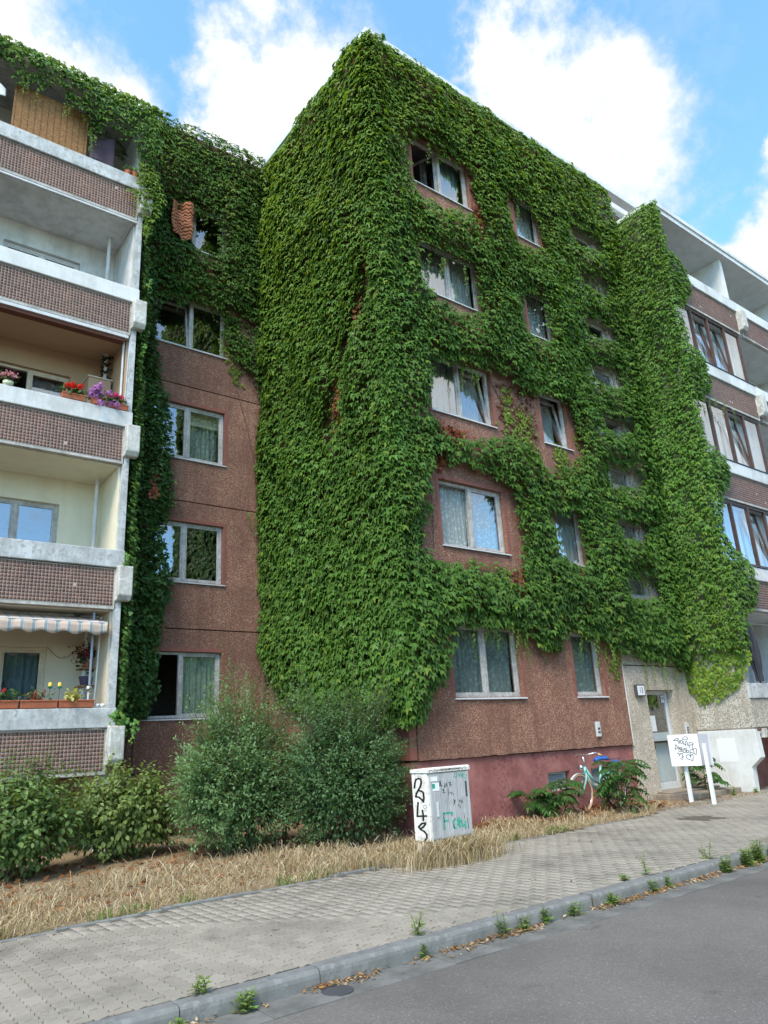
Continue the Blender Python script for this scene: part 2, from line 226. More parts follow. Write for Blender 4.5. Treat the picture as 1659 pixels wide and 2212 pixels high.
# ------------------------------------------------------------------ helpers
def tag(o, label, cat, group=None, kind=None):
    if label: o['label'] = label
    if cat: o['category'] = cat
    if group: o['group'] = group
    if kind: o['kind'] = kind
    return o
def empty(name, loc, label, cat, group=None):
    o = bpy.data.objects.new(name, None); COL.objects.link(o); o.location = loc; o.empty_display_size = .2
    return tag(o, label, cat, group)
def link(name, me, mat, parent=None):
    o = bpy.data.objects.new(name, me); COL.objects.link(o)
    if mat is not None and not me.materials: me.materials.append(M[mat] if isinstance(mat, str) else mat)
    if parent is not None:
        o.parent = parent
        if parent.type == 'EMPTY': o.matrix_parent_inverse = Matrix.Translation(-parent.location)
    return o
class MB:
    def __init__(s): s.v = []; s.f = []
    def add(s, vs, fs):
        b = len(s.v); s.v += [tuple(v) for v in vs]; s.f += [tuple(i+b for i in f) for f in fs]; return s
    def box(s, x0, x1, y0, y1, z0, z1):
        return s.add([(x0, y0, z0), (x1, y0, z0), (x1, y1, z0), (x0, y1, z0), (x0, y0, z1), (x1, y0, z1), (x1, y1, z1), (x0, y1, z1)],
                     [(0, 3, 2, 1), (4, 5, 6, 7), (0, 1, 5, 4), (1, 2, 6, 5), (2, 3, 7, 6), (3, 0, 4, 7)])
    def prism(s, prof, axis, a, b):
        n = len(prof)
        def pt(p, t): return (t, p[0], p[1]) if axis == 'x' else ((p[0], t, p[1]) if axis == 'y' else (p[0], p[1], t))
        vs = [pt(p, a) for p in prof]+[pt(p, b) for p in prof]
        fs = [tuple(range(n-1, -1, -1)), tuple(range(n, 2*n))]+[(i, (i+1) % n, n+(i+1) % n, n+i) for i in range(n)]
        return s.add(vs, fs)
    def tube(s, pts, r, n=8, cap=True):
        pts = [Vector(p) for p in pts]; rs = r if isinstance(r, (list, tuple)) else [r]*len(pts); base = len(s.v); prev = None
        for i, p in enumerate(pts):
            d = (pts[min(i+1, len(pts)-1)]-pts[max(i-1, 0)]).normalized()
            if prev is None: a = d.orthogonal().normalized()
            else: a = (prev-d*prev.dot(d)).normalized()
            prev = a; b = d.cross(a)
            for j in range(n):
                t = 2*math.pi*j/n; s.v.append(tuple(p+(a*math.cos(t)+b*math.sin(t))*rs[i]))
        for i in range(len(pts)-1):
            for j in range(n):
                s.f.append((base+i*n+j, base+i*n+(j+1) % n, base+(i+1)*n+(j+1) % n, base+(i+1)*n+j))
        if cap:
            s.f.append(tuple(base+j for j in range(n-1, -1, -1))); s.f.append(tuple(base+(len(pts)-1)*n+j for j in range(n)))
        return s
    def lathe(s, c, prof, n=16, axis='z'):
        base = len(s.v)
        for r, h in prof:
            for j in range(n):
                t = 2*math.pi*j/n; a, b = r*math.cos(t), r*math.sin(t)
                s.v.append((c[0]+a, c[1]+b, c[2]+h) if axis == 'z' else ((c[0]+a, c[1]+h, c[2]+b) if axis == 'y' else (c[0]+h, c[1]+a, c[2]+b)))
        for i in range(len(prof)-1):
            for j in range(n): s.f.append((base+i*n+j, base+i*n+(j+1) % n, base+(i+1)*n+(j+1) % n, base+(i+1)*n+j))
        s.f.append(tuple(base+j for j in range(n-1, -1, -1))); s.f.append(tuple(base+(len(prof)-1)*n+j for j in range(n)))
        return s
    def torus(s, c, R_, r, axis='y', n=40, m=8, sq=1.0):
        base = len(s.v)
        for i in range(n):
            t = 2*math.pi*i/n
            for j in range(m):
                q = 2*math.pi*j/m; rr = R_+r*math.cos(q); h = r*sq*math.sin(q)
                a, b = rr*math.cos(t), rr*math.sin(t)
                s.v.append((c[0]+a, c[1]+h, c[2]+b) if axis == 'y' else (c[0]+a, c[1]+b, c[2]+h))
        for i in range(n):
            for j in range(m):
                s.f.append((base+i*m+j, base+((i+1) % n)*m+j, base+((i+1) % n)*m+(j+1) % m, base+i*m+(j+1) % m))
        return s
    def sheet(s, fn, nu, nv):
        base = len(s.v)
        for i in range(nu+1):
            for j in range(nv+1): s.v.append(tuple(fn(i/nu, j/nv)))
        for i in range(nu):
            for j in range(nv): a = base+i*(nv+1)+j; s.f.append((a, a+nv+1, a+nv+2, a+1))
        return s
    def build(s, name, mat, parent=None, bevel=0, smooth=False, solid=0):
        me = bpy.data.meshes.new(name); me.from_pydata(s.v, [], s.f); me.update()
        if smooth: me.polygons.foreach_set('use_smooth', [True]*len(me.polygons))
        o = link(name, me, mat, parent)
        if bevel:
            b = o.modifiers.new('bevel', 'BEVEL'); b.width = bevel; b.segments = 2; b.limit_method = 'ANGLE'
        if solid:
            b = o.modifiers.new('solid', 'SOLIDIFY'); b.thickness = solid; b.offset = 0
        return o
def npmesh(name, V, F, mat, parent=None, attrs=None, smooth=False):
    """V (n,3) array, F (m,k) array of equal-size faces, attrs name->(n,4) point colours"""
    me = bpy.data.meshes.new(name); V = np.ascontiguousarray(V, np.float32); F = np.ascontiguousarray(F, np.int32); m, kf = F.shape
    me.vertices.add(len(V)); me.vertices.foreach_set('co', V.ravel()); me.loops.add(m*kf); me.loops.foreach_set('vertex_index', F.ravel())
    me.polygons.add(m); me.polygons.foreach_set('loop_start', np.arange(0, m*kf, kf, dtype=np.int32)); me.polygons.foreach_set('loop_total', np.full(m, kf, np.int32))
    if smooth: me.polygons.foreach_set('use_smooth', np.ones(m, bool))
    me.update(calc_edges=True)
    for nme, A in (attrs or {}).items():
        a = me.attributes.new(nme, 'FLOAT_COLOR', 'POINT'); a.data.foreach_set('color', np.ascontiguousarray(A, np.float32).ravel())
    return link(name, me, mat, parent)
def slab_wall(name, axis, w0, w1, z0, z1, holes, d0, d1, mat, parent):
    """wall panel with rectangular openings; axis 'y': spans X, faces at Y=d0 (front) and d1; axis 'x': spans Y"""
    us = sorted({round(u, 4) for u in [w0, w1]+[h for q in holes for h in q[:2]] if w0 <= u <= w1}); zs = sorted({round(u, 4) for u in [z0, z1]+[h for q in holes for h in q[2:]] if z0 <= u <= z1})
    vid = {}; vs = []; fs = []
    def V(u, z, d):
        key = (round(u, 4), round(z, 4), d)
        if key not in vid: vid[key] = len(vs); vs.append((u, d, z) if axis == 'y' else (d, u, z))
        return vid[key]
    def solid(i, j):
        if i < 0 or j < 0 or i >= len(us)-1 or j >= len(zs)-1: return False
        cu = (us[i]+us[i+1])/2; cz = (zs[j]+zs[j+1])/2
        return not any(h[0] < cu < h[1] and h[2] < cz < h[3] for h in holes)
    for i in range(len(us)-1):
        for j in range(len(zs)-1):
            if not solid(i, j): continue
            a, b, c, e = us[i], us[i+1], zs[j], zs[j+1]
            fs.append((V(a, c, d0), V(b, c, d0), V(b, e, d0), V(a, e, d0))); fs.append((V(a, c, d1), V(a, e, d1), V(b, e, d1), V(b, c, d1)))
            if not solid(i-1, j): fs.append((V(a, c, d0), V(a, e, d0), V(a, e, d1), V(a, c, d1)))
            if not solid(i+1, j): fs.append((V(b, c, d0), V(b, c, d1), V(b, e, d1), V(b, e, d0)))
            if not solid(i, j-1): fs.append((V(a, c, d0), V(a, c, d1), V(b, c, d1), V(b, c, d0)))
            if not solid(i, j+1): fs.append((V(a, e, d0), V(b, e, d0), V(b, e, d1), V(a, e, d1)))
    me = bpy.data.meshes.new(name); me.from_pydata(vs, [], fs); me.update()
    return link(name, me, mat, parent)
def hashn(ix, iy, seed):
    h = (ix.astype(np.int64)*374761393+iy.astype(np.int64)*668265263+seed*1442695041) & 0x7fffffff
    h = ((h ^ (h >> 13))*1274126177) & 0x7fffffff; return ((h ^ (h >> 16)) & 0xffff)/65535.0
def vnoise(x, y, seed=0):
    ix = np.floor(x); iy = np.floor(y); fx = x-ix; fy = y-iy; fx = fx*fx*(3-2*fx); fy = fy*fy*(3-2*fy)
    a = hashn(ix, iy, seed); b = hashn(ix+1, iy, seed); c = hashn(ix, iy+1, seed); d = hashn(ix+1, iy+1, seed)
    return (a*(1-fx)+b*fx)*(1-fy)+(c*(1-fx)+d*fx)*fy
def fbm(x, y, seed=0, o=4): return sum(vnoise(x*2**i, y*2**i, seed+i*17)*.5**i for i in range(o))/sum(.5**i for i in range(o))
def inpoly(u, z, poly):
    r = np.zeros(len(u), bool); n = len(poly)
    for i in range(n):
        x1, y1 = poly[i]; x2, y2 = poly[(i+1) % n]
        if y1 == y2: continue
        cnd = ((y1 > z) != (y2 > z)) & (u < (x2-x1)*(z-y1)/(y2-y1)+x1); r ^= cnd
    return r
def nrm(a): return a/np.maximum(np.linalg.norm(a, axis=1, keepdims=True), 1e-9)
LEAF = {
 'boston': (np.array([(0, 0, 0), (-.40, .10, -.04), (-.54, .60, -.22), (-.20, .52, .0), (0, 1.08, -.34), (.20, .52, 0), (.54, .60, -.22), (.40, .10, -.04), (0, .40, .09)]), [(8, 0, 1), (8, 1, 2), (8, 2, 3), (8, 3, 4), (8, 4, 5), (8, 5, 6), (8, 6, 7), (8, 7, 0)]),
 'hedera': (np.array([(0, 0, 0), (-.48, .18, -.05), (-.30, .50, .02), (0, 1.0, -.1), (.30, .50, .02), (.48, .18, -.05), (0, .35, .06)]), [(6, 0, 1), (6, 1, 2), (6, 2, 3), (6, 3, 4), (6, 4, 5), (6, 5, 0)]),
 'oval': (np.array([(0, 0, 0), (-.30, .30, .07), (-.27, .65, .06), (0, 1, -.08), (.27, .65, .06), (.30, .30, .07), (0, .45, -.02)]), [(6, 0, 1), (6, 1, 2), (6, 2, 3), (6, 3, 4), (6, 4, 5), (6, 5, 0)]),
 'lance': (np.array([(0, 0, 0), (-.19, .35, .04), (0, 1, -.12), (.19, .35, .04), (0, .4, 0)]), [(4, 0, 1), (4, 1, 2), (4, 2, 3), (4, 3, 0)]),
 'small': (np.array([(0, 0, 0), (-.24, .45, .05), (0, 1, -.05), (.24, .45, .05)]), [(0, 2, 1), (0, 3, 2)]),
 'petal': (np.array([(0, 0, 0), (-.5, .5, .12), (0, .9, 0), (.5, .5, .12)]), [(0, 2, 1), (0, 3, 2)]),
}
def leaves(name, P, D, N, S, C, shape, mat, parent=None, kind='stuff'):
    T, TF = LEAF[shape]; D = nrm(D); X = nrm(np.cross(D, N)); N = np.cross(X, D)
    V = P[:, None, :]+S[:, None, None]*(T[None, :, 0, None]*X[:, None, :]+T[None, :, 1, None]*D[:, None, :]+T[None, :, 2, None]*N[:, None, :])
    n, kf = len(P), len(T); F = (np.array(TF)[None]+(np.arange(n)*kf)[:, None, None]).reshape(-1, 3)
    A = np.concatenate([np.repeat(C, kf, axis=0), np.ones((n*kf, 1))], axis=1)
    o = npmesh(name, V.reshape(-1, 3), F, mat, parent, {'leafcol': A})
    if kind: o['kind'] = kind
    return o
def ribbon(mb, pts, w, fn, off=.002):
    """flat stroke on a surface; fn maps (u,v) in metres to a 3-D point, pts in metres"""
    for i in range(len(pts)-1):
        p = np.array(pts[i]); q = np.array(pts[i+1]); d = q-p; L = np.linalg.norm(d)
        if L < 1e-5: continue
        d = d/L; nn_ = np.array((-d[1], d[0]))*w/2; p = p-d*w*.3; q = q+d*w*.3; o_ = off+.00012*(i % 7)
        mb.add([fn(*(p-nn_), o_), fn(*(q-nn_), o_), fn(*(q+nn_), o_), fn(*(p+nn_), o_)], [(0, 1, 2, 3)])

# ------------------------------------------------------------------ key dimensions (metres)
XC, YL, YR = 7.87, 14.53, 9.72      # jutting corner, left wall plane, right wall plane
YLB, YRB = 13.17, 8.36              # balcony fronts, left and right
XS = 16.5                           # side wall of the right balcony stack
FH = 2.8; SILL0, WTOP0 = 2.14, 3.46; ROOF = 16.78
JZ = [1.13]+[3.93+FH*i for i in range(5)]+[ROOF]     # horizontal panel joints
KX, KY = 4.85, 4.85                 # kerb line Y
#STRUCTURE
# ------------------------------------------------------------------ ground, road, kerb, pavement
def struct(o): o['kind'] = 'structure'; return o
mb = MB(); mb.add([(-600, -600, -.16), (600, -600, -.16), (600, 600, -.16), (-600, 600, -.16)], [(0, 1, 2, 3)]); struct(mb.build('ground', 'dry_ground'))
def road_z(y): return -.118-.012*max(0, (4.55-y))/4
mb = MB(); ys = [4.552, 3.5, 2.0, 0, -2, -4]; xs = list(range(-40, 101, 10))
for i in range(len(xs)-1):
    for j in range(len(ys)-1):
        mb.add([(xs[i], ys[j], road_z(ys[j])), (xs[i], ys[j+1], road_z(ys[j+1])), (xs[i+1], ys[j+1], road_z(ys[j+1])), (xs[i+1], ys[j], road_z(ys[j]))], [(0, 1, 2, 3)])
road = struct(mb.build('road', 'asphalt'))
mb = MB(); mb.box(-40, 100, -30, -4.0, -.155, -.02); struct(mb.build('far_verge', 'dry_ground'))
# kerb stones, one piece each
kerb = MB(); kerb.box(-30, 90, 4.87, 4.985, -.3, -.03); kerb = struct(kerb.build('kerb', 'joint_sand'))
def kprof(): return [(4.85, -.22), (5.0, -.22), (5.0, -.004), (4.99, .0), (4.885, .0), (4.868, -.006), (4.857, -.022), (4.852, -.045)]
mb = MB(); mb.prism(kprof(), 'x', 0, .988); proto = mb.build('kerb_stone', 'kerbstone', kerb); proto.location.x = -2
for i in range(-1, 24):
    o = proto.copy(); COL.objects.link(o); o.location = (i, random.uniform(-.004, .004), random.uniform(-.005, .004)); o.rotation_euler.z = R(random.uniform(-.25, .25))
mb = MB(); mb.prism(kprof(), 'x', 24, 90); o = mb.build('kerb_run', 'kerbstone', kerb); o['kind'] = 'stuff'
gutter = MB(); gutter.box(-30, 90, 4.53, 4.86, -.3, -.135); gutter = struct(gutter.build('gutter', 'joint_sand'))
mb = MB(); mb.box(0, .495, 4.555, 4.846, -.2, -.112); proto = mb.build('gutter_slab', 'gutter', gutter, bevel=.004); proto.location.x = -2
for i in range(-3, 40):
    o = proto.copy(); COL.objects.link(o); o.location = (i*.5, random.uniform(-.003, .003), random.uniform(-.004, .002))
mb = MB(); mb.box(20.0, 90, 4.555, 4.846, -.2, -.112); mb.build('gutter_run', 'gutter', gutter)['kind'] = 'stuff'
# pavement of interlocking wavy pavers
def gy(x): return 7.60+.045*x-.70*math.exp(-((x-6.6)/.62)**2)+ (0.0 if x < 11.9 else .55*min(1, (x-11.9)/1.2))     # lawn edge
pts = [(-30, 5.0), (90, 5.0), (90, 9.9)]+[(x, gy(x)) for x in np.arange(18, -12.1, -.5)]+[(-30, gy(-12))]
mb = MB(); mb.add([(x, y, -.0046) for x, y in pts], [tuple(range(len(pts)))]); pav = struct(mb.build('pavement', 'joint_sand'))
PW, PL = .115, .2
def pav_outline(s, n=4):
    o = []
    hw, hl = PW/2-.0026, PL/2-.0038
    def sx(y): return .0085*math.sin(4*math.pi*y/PL)
    def sy(x): return .012*math.sin(2*math.pi*x/PW)
    for t in np.linspace(-1, 1, 5)[:-1]: o.append((hw*t, -hl+sy(hw*t)*1))
    for t in np.linspace(-1, 1, 9)[:-1]: o.append((hw+sx(hl*t), hl*t))
    for t in np.linspace(1, -1, 5)[:-1]: o.append((hw*t, hl+sy(hw*t)))
    for t in np.linspace(1, -1, 9)[:-1]: o.append((-hw+sx(hl*t), hl*t))
    return [(x*s, y*s) for x, y in o]
top = pav_outline(.985); rim = pav_outline(1.0); nO = len(top)
PV = np.array([(x, y, 0) for x, y in top]+[(x, y, -.0022) for x, y in rim]+[(x, y, -.03) for x, y in rim]+[(0, 0, 0)])
PF = [(3*nO, i, (i+1) % nO) for i in range(nO)]+[(nO+i, nO+(i+1) % nO, (i+1) % nO, i) for i in range(nO)]+[(2*nO+i, 2*nO+(i+1) % nO, nO+(i+1) % nO, nO+i) for i in range(nO)]
pme = []
for q in range(5):
    me = bpy.data.meshes.new('paver'); me.from_pydata(PV.tolist(), [], PF); me.update(); me.materials.append(M['paver'])
    a = me.attributes.new('tone', 'FLOAT_COLOR', 'POINT'); t = .92+.04*q; a.data.foreach_set('color', np.tile([t, t*.995, t*.98, 1], len(PV)).astype(np.float32)); pme.append(me)
spots = []; halves = []
for i in range(-12, 170):
    for j in range(0, 22):
        x = i*PW; y = 5.0+PL*.5+j*PL-(PL/2 if i % 2 else 0)
        if y > gy(x)-.04: continue
        if y < 5.06: halves.append(x); continue
        if (x-11.75)**2+(y-7.12)**2 < .34**2: continue
        spots.append((x, y))
def camdist(p): return (p[0]*math.sin(YAW)+p[1]*math.cos(YAW))+ (8 if abs(math.atan2(p[0], p[1])-YAW) > .53 else 0)
spots.sort(key=camdist)
def pj(x, y): return (x+random.uniform(-.0012, .0012), y+random.uniform(-.0015, .0015), random.uniform(-.0009, .0006)+.006*math.sin(x*1.1)*math.sin(y*1.7+x*.3)*.5)
for n_, (x, y) in enumerate(spots[:300]):
    o = bpy.data.objects.new('paver', pme[random.randrange(5)]); COL.objects.link(o); o.parent = pav; o.location = pj(x, y); o.rotation_euler = (R(random.uniform(-.35, .35)), R(random.uniform(-.2, .2)), R(random.uniform(-.4, .4)))
rest = spots[300:]
HV = PV.copy(); HV[:, 1] = np.maximum(HV[:, 1], .004)
hme = bpy.data.meshes.new('half_paver'); hme.from_pydata(HV.tolist(), [], PF); hme.update(); hme.materials.append(M['paver']); a = hme.attributes.new('tone', 'FLOAT_COLOR', 'POINT'); a.data.foreach_set('color', np.tile([.95, .94, .92, 1], len(PV)).astype(np.float32))
for x in halves:
    if -1 < x < 16: o = bpy.data.objects.new('half_paver', hme); COL.objects.link(o); o.parent = pav; o.location = (x, 5.0, random.uniform(-.003, .0))
OFF = np.array([pj(x, y) for x, y in rest]); n = len(rest)
tilt = rng.uniform(-.004, .004, (n, 1, 2)); V = np.repeat(PV[None], n, 0); V[:, :, 2] += (V[:, :, :2]*tilt).sum(2); V = (V+OFF[:, None]).reshape(-1, 3)
tris = PF[:nO]+[t for f in PF[nO:] for t in ((f[0], f[1], f[2]), (f[0], f[2], f[3]))]
F = (np.array(tris)[None]+(np.arange(n)*len(PV))[:, None, None]).reshape(-1, 3)
tone = np.repeat(.92+.16*rng.random(n), len(PV)); A = np.stack([tone, tone*.995, tone*.98, np.ones_like(tone)], 1)
npmesh('far_pavers', V, F, 'paver', pav, {'tone': A})['kind'] = 'stuff'
mb = MB(); mb.box(19.6, 90, 5.02, 9.8, -.011, -.002); o = mb.build('far_paving', 'paver', pav); o['kind'] = 'stuff'
a = o.data.attributes.new('tone', 'FLOAT_COLOR', 'POINT'); a.data.foreach_set('color', np.ones(32, np.float32))
# lawn soil and its edging stones
pts = [(x, gy(x)+.05) for x in np.arange(-12, 18.1, .5)]+[(18, 16), (-30, 16), (-30, gy(-12))]
mb = MB(); mb.add([(x, y, -.006) for x, y in pts], [tuple(range(len(pts)))]); lawn = struct(mb.build('lawn', 'dry_ground'))
for i in range(-2, 11):
    if i > 6 and i % 2: continue
    x = i; mb = MB(); zt = random.uniform(.004, .03) if i < 6 else .004
    mb.prism([(gy(x)-.02, -.1), (gy(x)+.045, -.1), (gy(x)+.045, zt-.008), (gy(x)+.035, zt), (gy(x)-.01, zt), (gy(x)-.02, zt-.008)], 'x', x, x+.985)
    o = mb.build('edging_stone', 'kerbstone', lawn); o.rotation_euler.z = R(random.uniform(-.1, .1))

# ------------------------------------------------------------------ windows
def sash_mesh(x0, x1, z0, z1, y, w=.05, d=.05):
    mb = MB(); mb.box(x0, x1, y, y+d, z0, z0+w); mb.box(x0, x1, y, y+d, z1-w, z1); mb.box(x0, x0+w, y+.001, y+d-.001, z0+w, z1-w); mb.box(x1-w, x1, y+.001, y+d-.001, z0+w, z1-w); return mb
def put_sash(win, x0, x1, z0, z1, y, state, mat, w=.05):
    """one sash with its pane as sub-parts; state: closed, tilt, open (swung into the room), gone"""
    if state == 'gone': return
    s = sash_mesh(x0, x1, z0, z1, y, w).build('sash', mat, win, bevel=.004)
    p = MB(); p.box(x0+w-.004, x1-w+.004, y+.024, y+.028, z0+w-.004, z1-w+.004); p = p.build('pane', 'glass', win)
    if state == 'tilt':
        for o in (s, p):
            piv = Vector((0, y+.05, z0)); o.matrix_local = Matrix.Translation(piv) @ Matrix.Rotation(R(-8.5), 4, 'X') @ Matrix.Translation(-piv)
    if state in ('open', 'openr'):
        a, hx = (R(62), x0) if state == 'open' else (R(-70), x1)
        for o in (s, p):
            piv = Vector((hx, y+.05, 0)); o.matrix_local = Matrix.Translation(piv) @ Matrix.Rotation(a, 4, 'Z') @ Matrix.Translation(-piv)
def window(parent, x0, x1, z0, z1, yw, states, mat='frame', sill=True, surround=True, label=None, split=None, rec=.09, fw=.055):
    y = yw+rec; n = len(states); mb = MB(); mb.box(x0, x1, y, y+.075, z0, z0+fw); mb.box(x0, x1, y, y+.075, z1-fw, z1); mb.box(x0, x0+fw, y+.001, y+.074, z0+fw, z1-fw); mb.box(x1-fw, x1, y+.001, y+.074, z0+fw, z1-fw)
    cuts = [x0+fw*.6]+(split or [x0+(x1-x0)*i/n for i in range(1, n)])+[x1-fw*.6]
    for c in cuts[1:-1]: mb.box(c-.035, c+.035, y-.006, y+.07, z0+fw, z1-fw)
    w = mb.build('window', mat, parent, bevel=.004)
    if label: w['label'] = label
    for i, st in enumerate(states):
        a = cuts[i]+(.022 if i else .01); b = cuts[i+1]-(.022 if i < n-1 else .01)
        put_sash(w, a, b, z0+fw*.7, z1-fw*.7, y+.012, st, mat)
    if sill:
        mb = MB(); mb.prism([(yw-.045, z0-.045), (yw-.045, z0-.02), (y+.02, z0+.004), (y+.02, z0-.03)], 'x', x0-.03, x1+.05); mb.build('sill', 'alu', w, bevel=.003)
    if surround:
        b = .085; t = .006; mb = MB(); yy = (yw-t, yw+rec-.002)
        mb.box(x0-b, x0-.001, *yy, z0-.02, z1+b); mb.box(x1+.001, x1+b, *yy, z0-.02, z1+b); mb.box(x0-.001, x1+.001, *yy, z1+.001, z1+b); mb.build('surround', 'surround', w, bevel=.004)
    return w
def curtain(x0, x1, z0, z1, y, mat, label, folds=14, amp=.025, name='curtain', group=None, taper=0):
    ph = random.random()*6
    def fn(u, v):
        x = x0+(x1-x0)*u; xx = x+taper*(1-v)*(u-.5)
        return (xx, y+amp*math.sin(u*folds*2*math.pi/2+ph+.6*math.sin(u*9))*(0.6+.5*(1-v))+amp*.5*math.sin(u*folds*1.7+2*v), z0+(z1-z0)*v)
    mb = MB(); mb.sheet(fn, folds*5, 5); return tag(mb.build(name, mat, None, smooth=True), label, 'curtain', group)

# ------------------------------------------------------------------ right building (house 13)
B13 = empty('apartment_building', (XC, YR, 0), 'ivy-clad apartment block with red-brown pebble wall, glass door and house number 13', 'building')
WD = (8.97, 10.73); WS = (12.33, 13.26); STX = (14.68, 15.60)
STT = [4.87+1.385*i for i in range(8)]
# plinth
pl = slab_wall('plinth', 'y', XC+.03, 13.97, -.1, 1.115, [(11.2, 11.84, .40, .74), (12.5, 13.14, .40, .74)], YR+.05, YR+.3, 'smooth_red', B13)
for x0, x1 in ((11.2, 11.84), (12.5, 13.14)):
    mb = MB(); w_ = .04; mb.box(x0, x1, YR+.16, YR+.2, .40, .44); mb.box(x0, x1, YR+.16, YR+.2, .70, .74); mb.box(x0, x0+w_, YR+.161, YR+.199, .44, .70); mb.box(x1-w_, x1, YR+.161, YR+.199, .44, .70); v_ = mb.build('cellar_window', 'alu', B13)
    for i in range(9): mb = MB(); z = .455+i*.028; mb.prism([(YR+.165, z), (YR+.19, z+.018), (YR+.192, z+.021), (YR+.167, z+.003)], 'x', x0+w_, x1-w_); mb.build('louvre_slat', 'alu', v_)
    mb = MB(); mb.box(x0, x1, YR+.22, YR+.23, .4, .74); mb.build('backing', 'black', v_)
for i in range(6):
    z0, z1 = JZ[i]+.012, JZ[i+1]-.012
    holes = []
    if i < 5: holes = [(WD[0], WD[1], SILL0+FH*i, WTOP0+FH*i), (WS[0], WS[1], SILL0+FH*i, WTOP0+FH*i)]
    slab_wall('wall_panel', 'y', 8.04, 13.955, z0, z1, holes, YR, YR+.24, 'pebble_red', B13)
    slab_wall('corner_panel', 'y', XC, 8.02, z0, z1, [], YR+.012, YR+.24, 'surround', B13)
    slab_wall('side_panel', 'x', YR+.25, YL-.012, z0, z1, [], XC, XC+.2, 'pebble_red', B13)
    sw = [(STX[0], STX[1], t-.5, t) for t in STT if z0 < t-.5 and t < z1]
    sw2 = [(STX[0], STX[1], max(t-.5, z0), min(t, z1)) for t in STT if (t-.5 < z1 and t > z0)]
    zz0 = 2.80 if i == 0 else z0
    slab_wall('stair_panel', 'y', 13.985, XS+.05, zz0, z1, sw2, YR+.006, YR+.24, 'pebble_tan', B13)
    mb = MB(); mb.box(XC+.03, XS+.05, YR+.05, YR+.2, JZ[i]-.02, JZ[i]+.02); mb.build('joint_seal', 'joint', B13)
slab_wall('side_plinth', 'x', YR+.31, YL-.02, -.1, 1.115, [], XC+.05, XC+.25, 'smooth_red', B13)
# ragged drip edge of the lowest panel
mb = MB(); xs = np.arange(8.04, 13.95, .045); prof = [(float(x), 1.142-.022*float(fbm(np.array([x*4.]), np.array([0.]), 3)[0])-.008*random.random()) for x in xs]
mb.prism([(8.04, 1.16)]+prof+[(13.955, 1.12), (13.955, 1.16)], 'y', YR-.004, YR+.05); mb.build('drip_edge', 'pebble_red', B13)
mb = MB(); mb.box(13.958, 13.983, YR-.008, YR+.1, 1.10, 2.80); mb.build('white_joint_strip', 'white_bright', B13)
# entrance bay
DR = (14.72, 15.80)
slab_wall('entrance_panel', 'y', 13.985, XS+.02, -.1, 2.775, [(DR[0], DR[1], -.1, 2.25)], YR, YR+.3, 'pebble_tan', B13)
mb = MB(); mb.box(DR[0]-.02, DR[0]-.0, YR+.3, YR+.32, 0, 2.25); mb.build('reveal', 'step', B13)
dy = YR+.19; dx0, dx1, dz0, dz1 = DR[0]+.004, DR[1]-.004, .13, 2.245
mb = MB(); f_ = .085
mb.box(dx0, dx1, dy, dy+.06, dz1-f_, dz1); mb.box(dx0, dx0+f_, dy+.001, dy+.059, dz0, dz1-f_); mb.box(dx1-f_, dx1, dy+.001, dy+.059, dz0, dz1-f_); mb.box(dx0+f_, dx1-f_, dy+.002, dy+.058, dz0, dz0+.15)
door = mb.build('door', 'frame_white', B13, bevel=.004)
mb = MB(); mb.box(dx0+f_-.004, dx1-f_+.004, dy+.03, dy+.036, dz0+.146, dz1-f_+.004); mb.build('pane', 'glass', door)
mb = MB(); mb.box(dx0+f_, dx1-f_, dy+.024, dy+.0285, dz0+.16, 1.33); k = painted('milky', (.42, .47, .47), (.3, .34, .34), .5, 1.2, None, .3); mb.build('frosted_lower_pane', k, door)
mb = MB(); mb.tube([(dx0+.13, dy-.05, .95), (dx0+.13, dy-.05, 1.35)], .014); mb.tube([(dx0+.13, dy-.05, 1.0), (dx0+.1, dy+.01, 1.0)], .01); mb.tube([(dx0+.13, dy-.05, 1.3), (dx0+.1, dy+.01, 1.3)], .01); mb.build('handle', 'alu', door)
mb = MB(); mb.box(dx1-.22, dx1-.10, dy+.018, dy+.022, 1.98, 2.14); stk = mb.build('sticker', 'sign_white', door)
mb = MB(); mb.lathe((dx1-.16, dy+.017, 2.075), [(.035, 0), (.035, -.001)], 20, 'y'); mb.build('sticker_emblem', 'metal_blue', stk)
for (a, b, c_, d_) in ((.30, .50, 1.36, 1.70), (.17, .27, 1.42, 1.58), (.24, .34, .98, 1.12)):
    mb = MB(); mb.box(dx0+a, dx0+b, dy+.0185, dy+.0215, c_, d_); mb.build('paper_notice', 'sign_white' if c_ > 1.3 else 'metal_dark', door)
mb = MB(); mb.box(DR[0]-.2, DR[1]+.05, YR+.45, YR+2.6, -.05, .1); mb.box(DR[0]-.9, DR[0]-.2, YR+.31, YR+2.6, -.05, 2.7); mb.box(DR[1]+.5, DR[1]+.6, YR+.31, YR+2.6, -.05, 2.7); mb.box(DR[0]-.9, DR[1]+.6, YR+2.6, YR+2.7, -.05, 2.7); mb.build('hallway', 'interior', B13)
mb = MB(); mb.box(14.26, 14.56, YR-.085, YR-.012, 2.11, 2.36); npl = mb.build('number_lamp', 'metal_dark', B13, bevel=.006); npl['label'] = 'black-framed house number plate'
mb = MB(); mb.box(14.285, 14.535, YR-.089, YR-.084, 2.135, 2.335); face = mb.build('plate_face', 'sign_white', npl)
fc = bpy.data.curves.new('house_number', 'FONT'); fc.body = '13'; fc.size = .17; fc.align_x = 'CENTER'; fc.align_y = 'CENTER'; fc.extrude = .0008
to = bpy.data.objects.new('tmp', fc); COL.objects.link(to); bpy.context.view_layer.update(); me = bpy.data.meshes.new_from_object(to.evaluated_get(bpy.context.evaluated_depsgraph_get())); bpy.data.objects.remove(to)
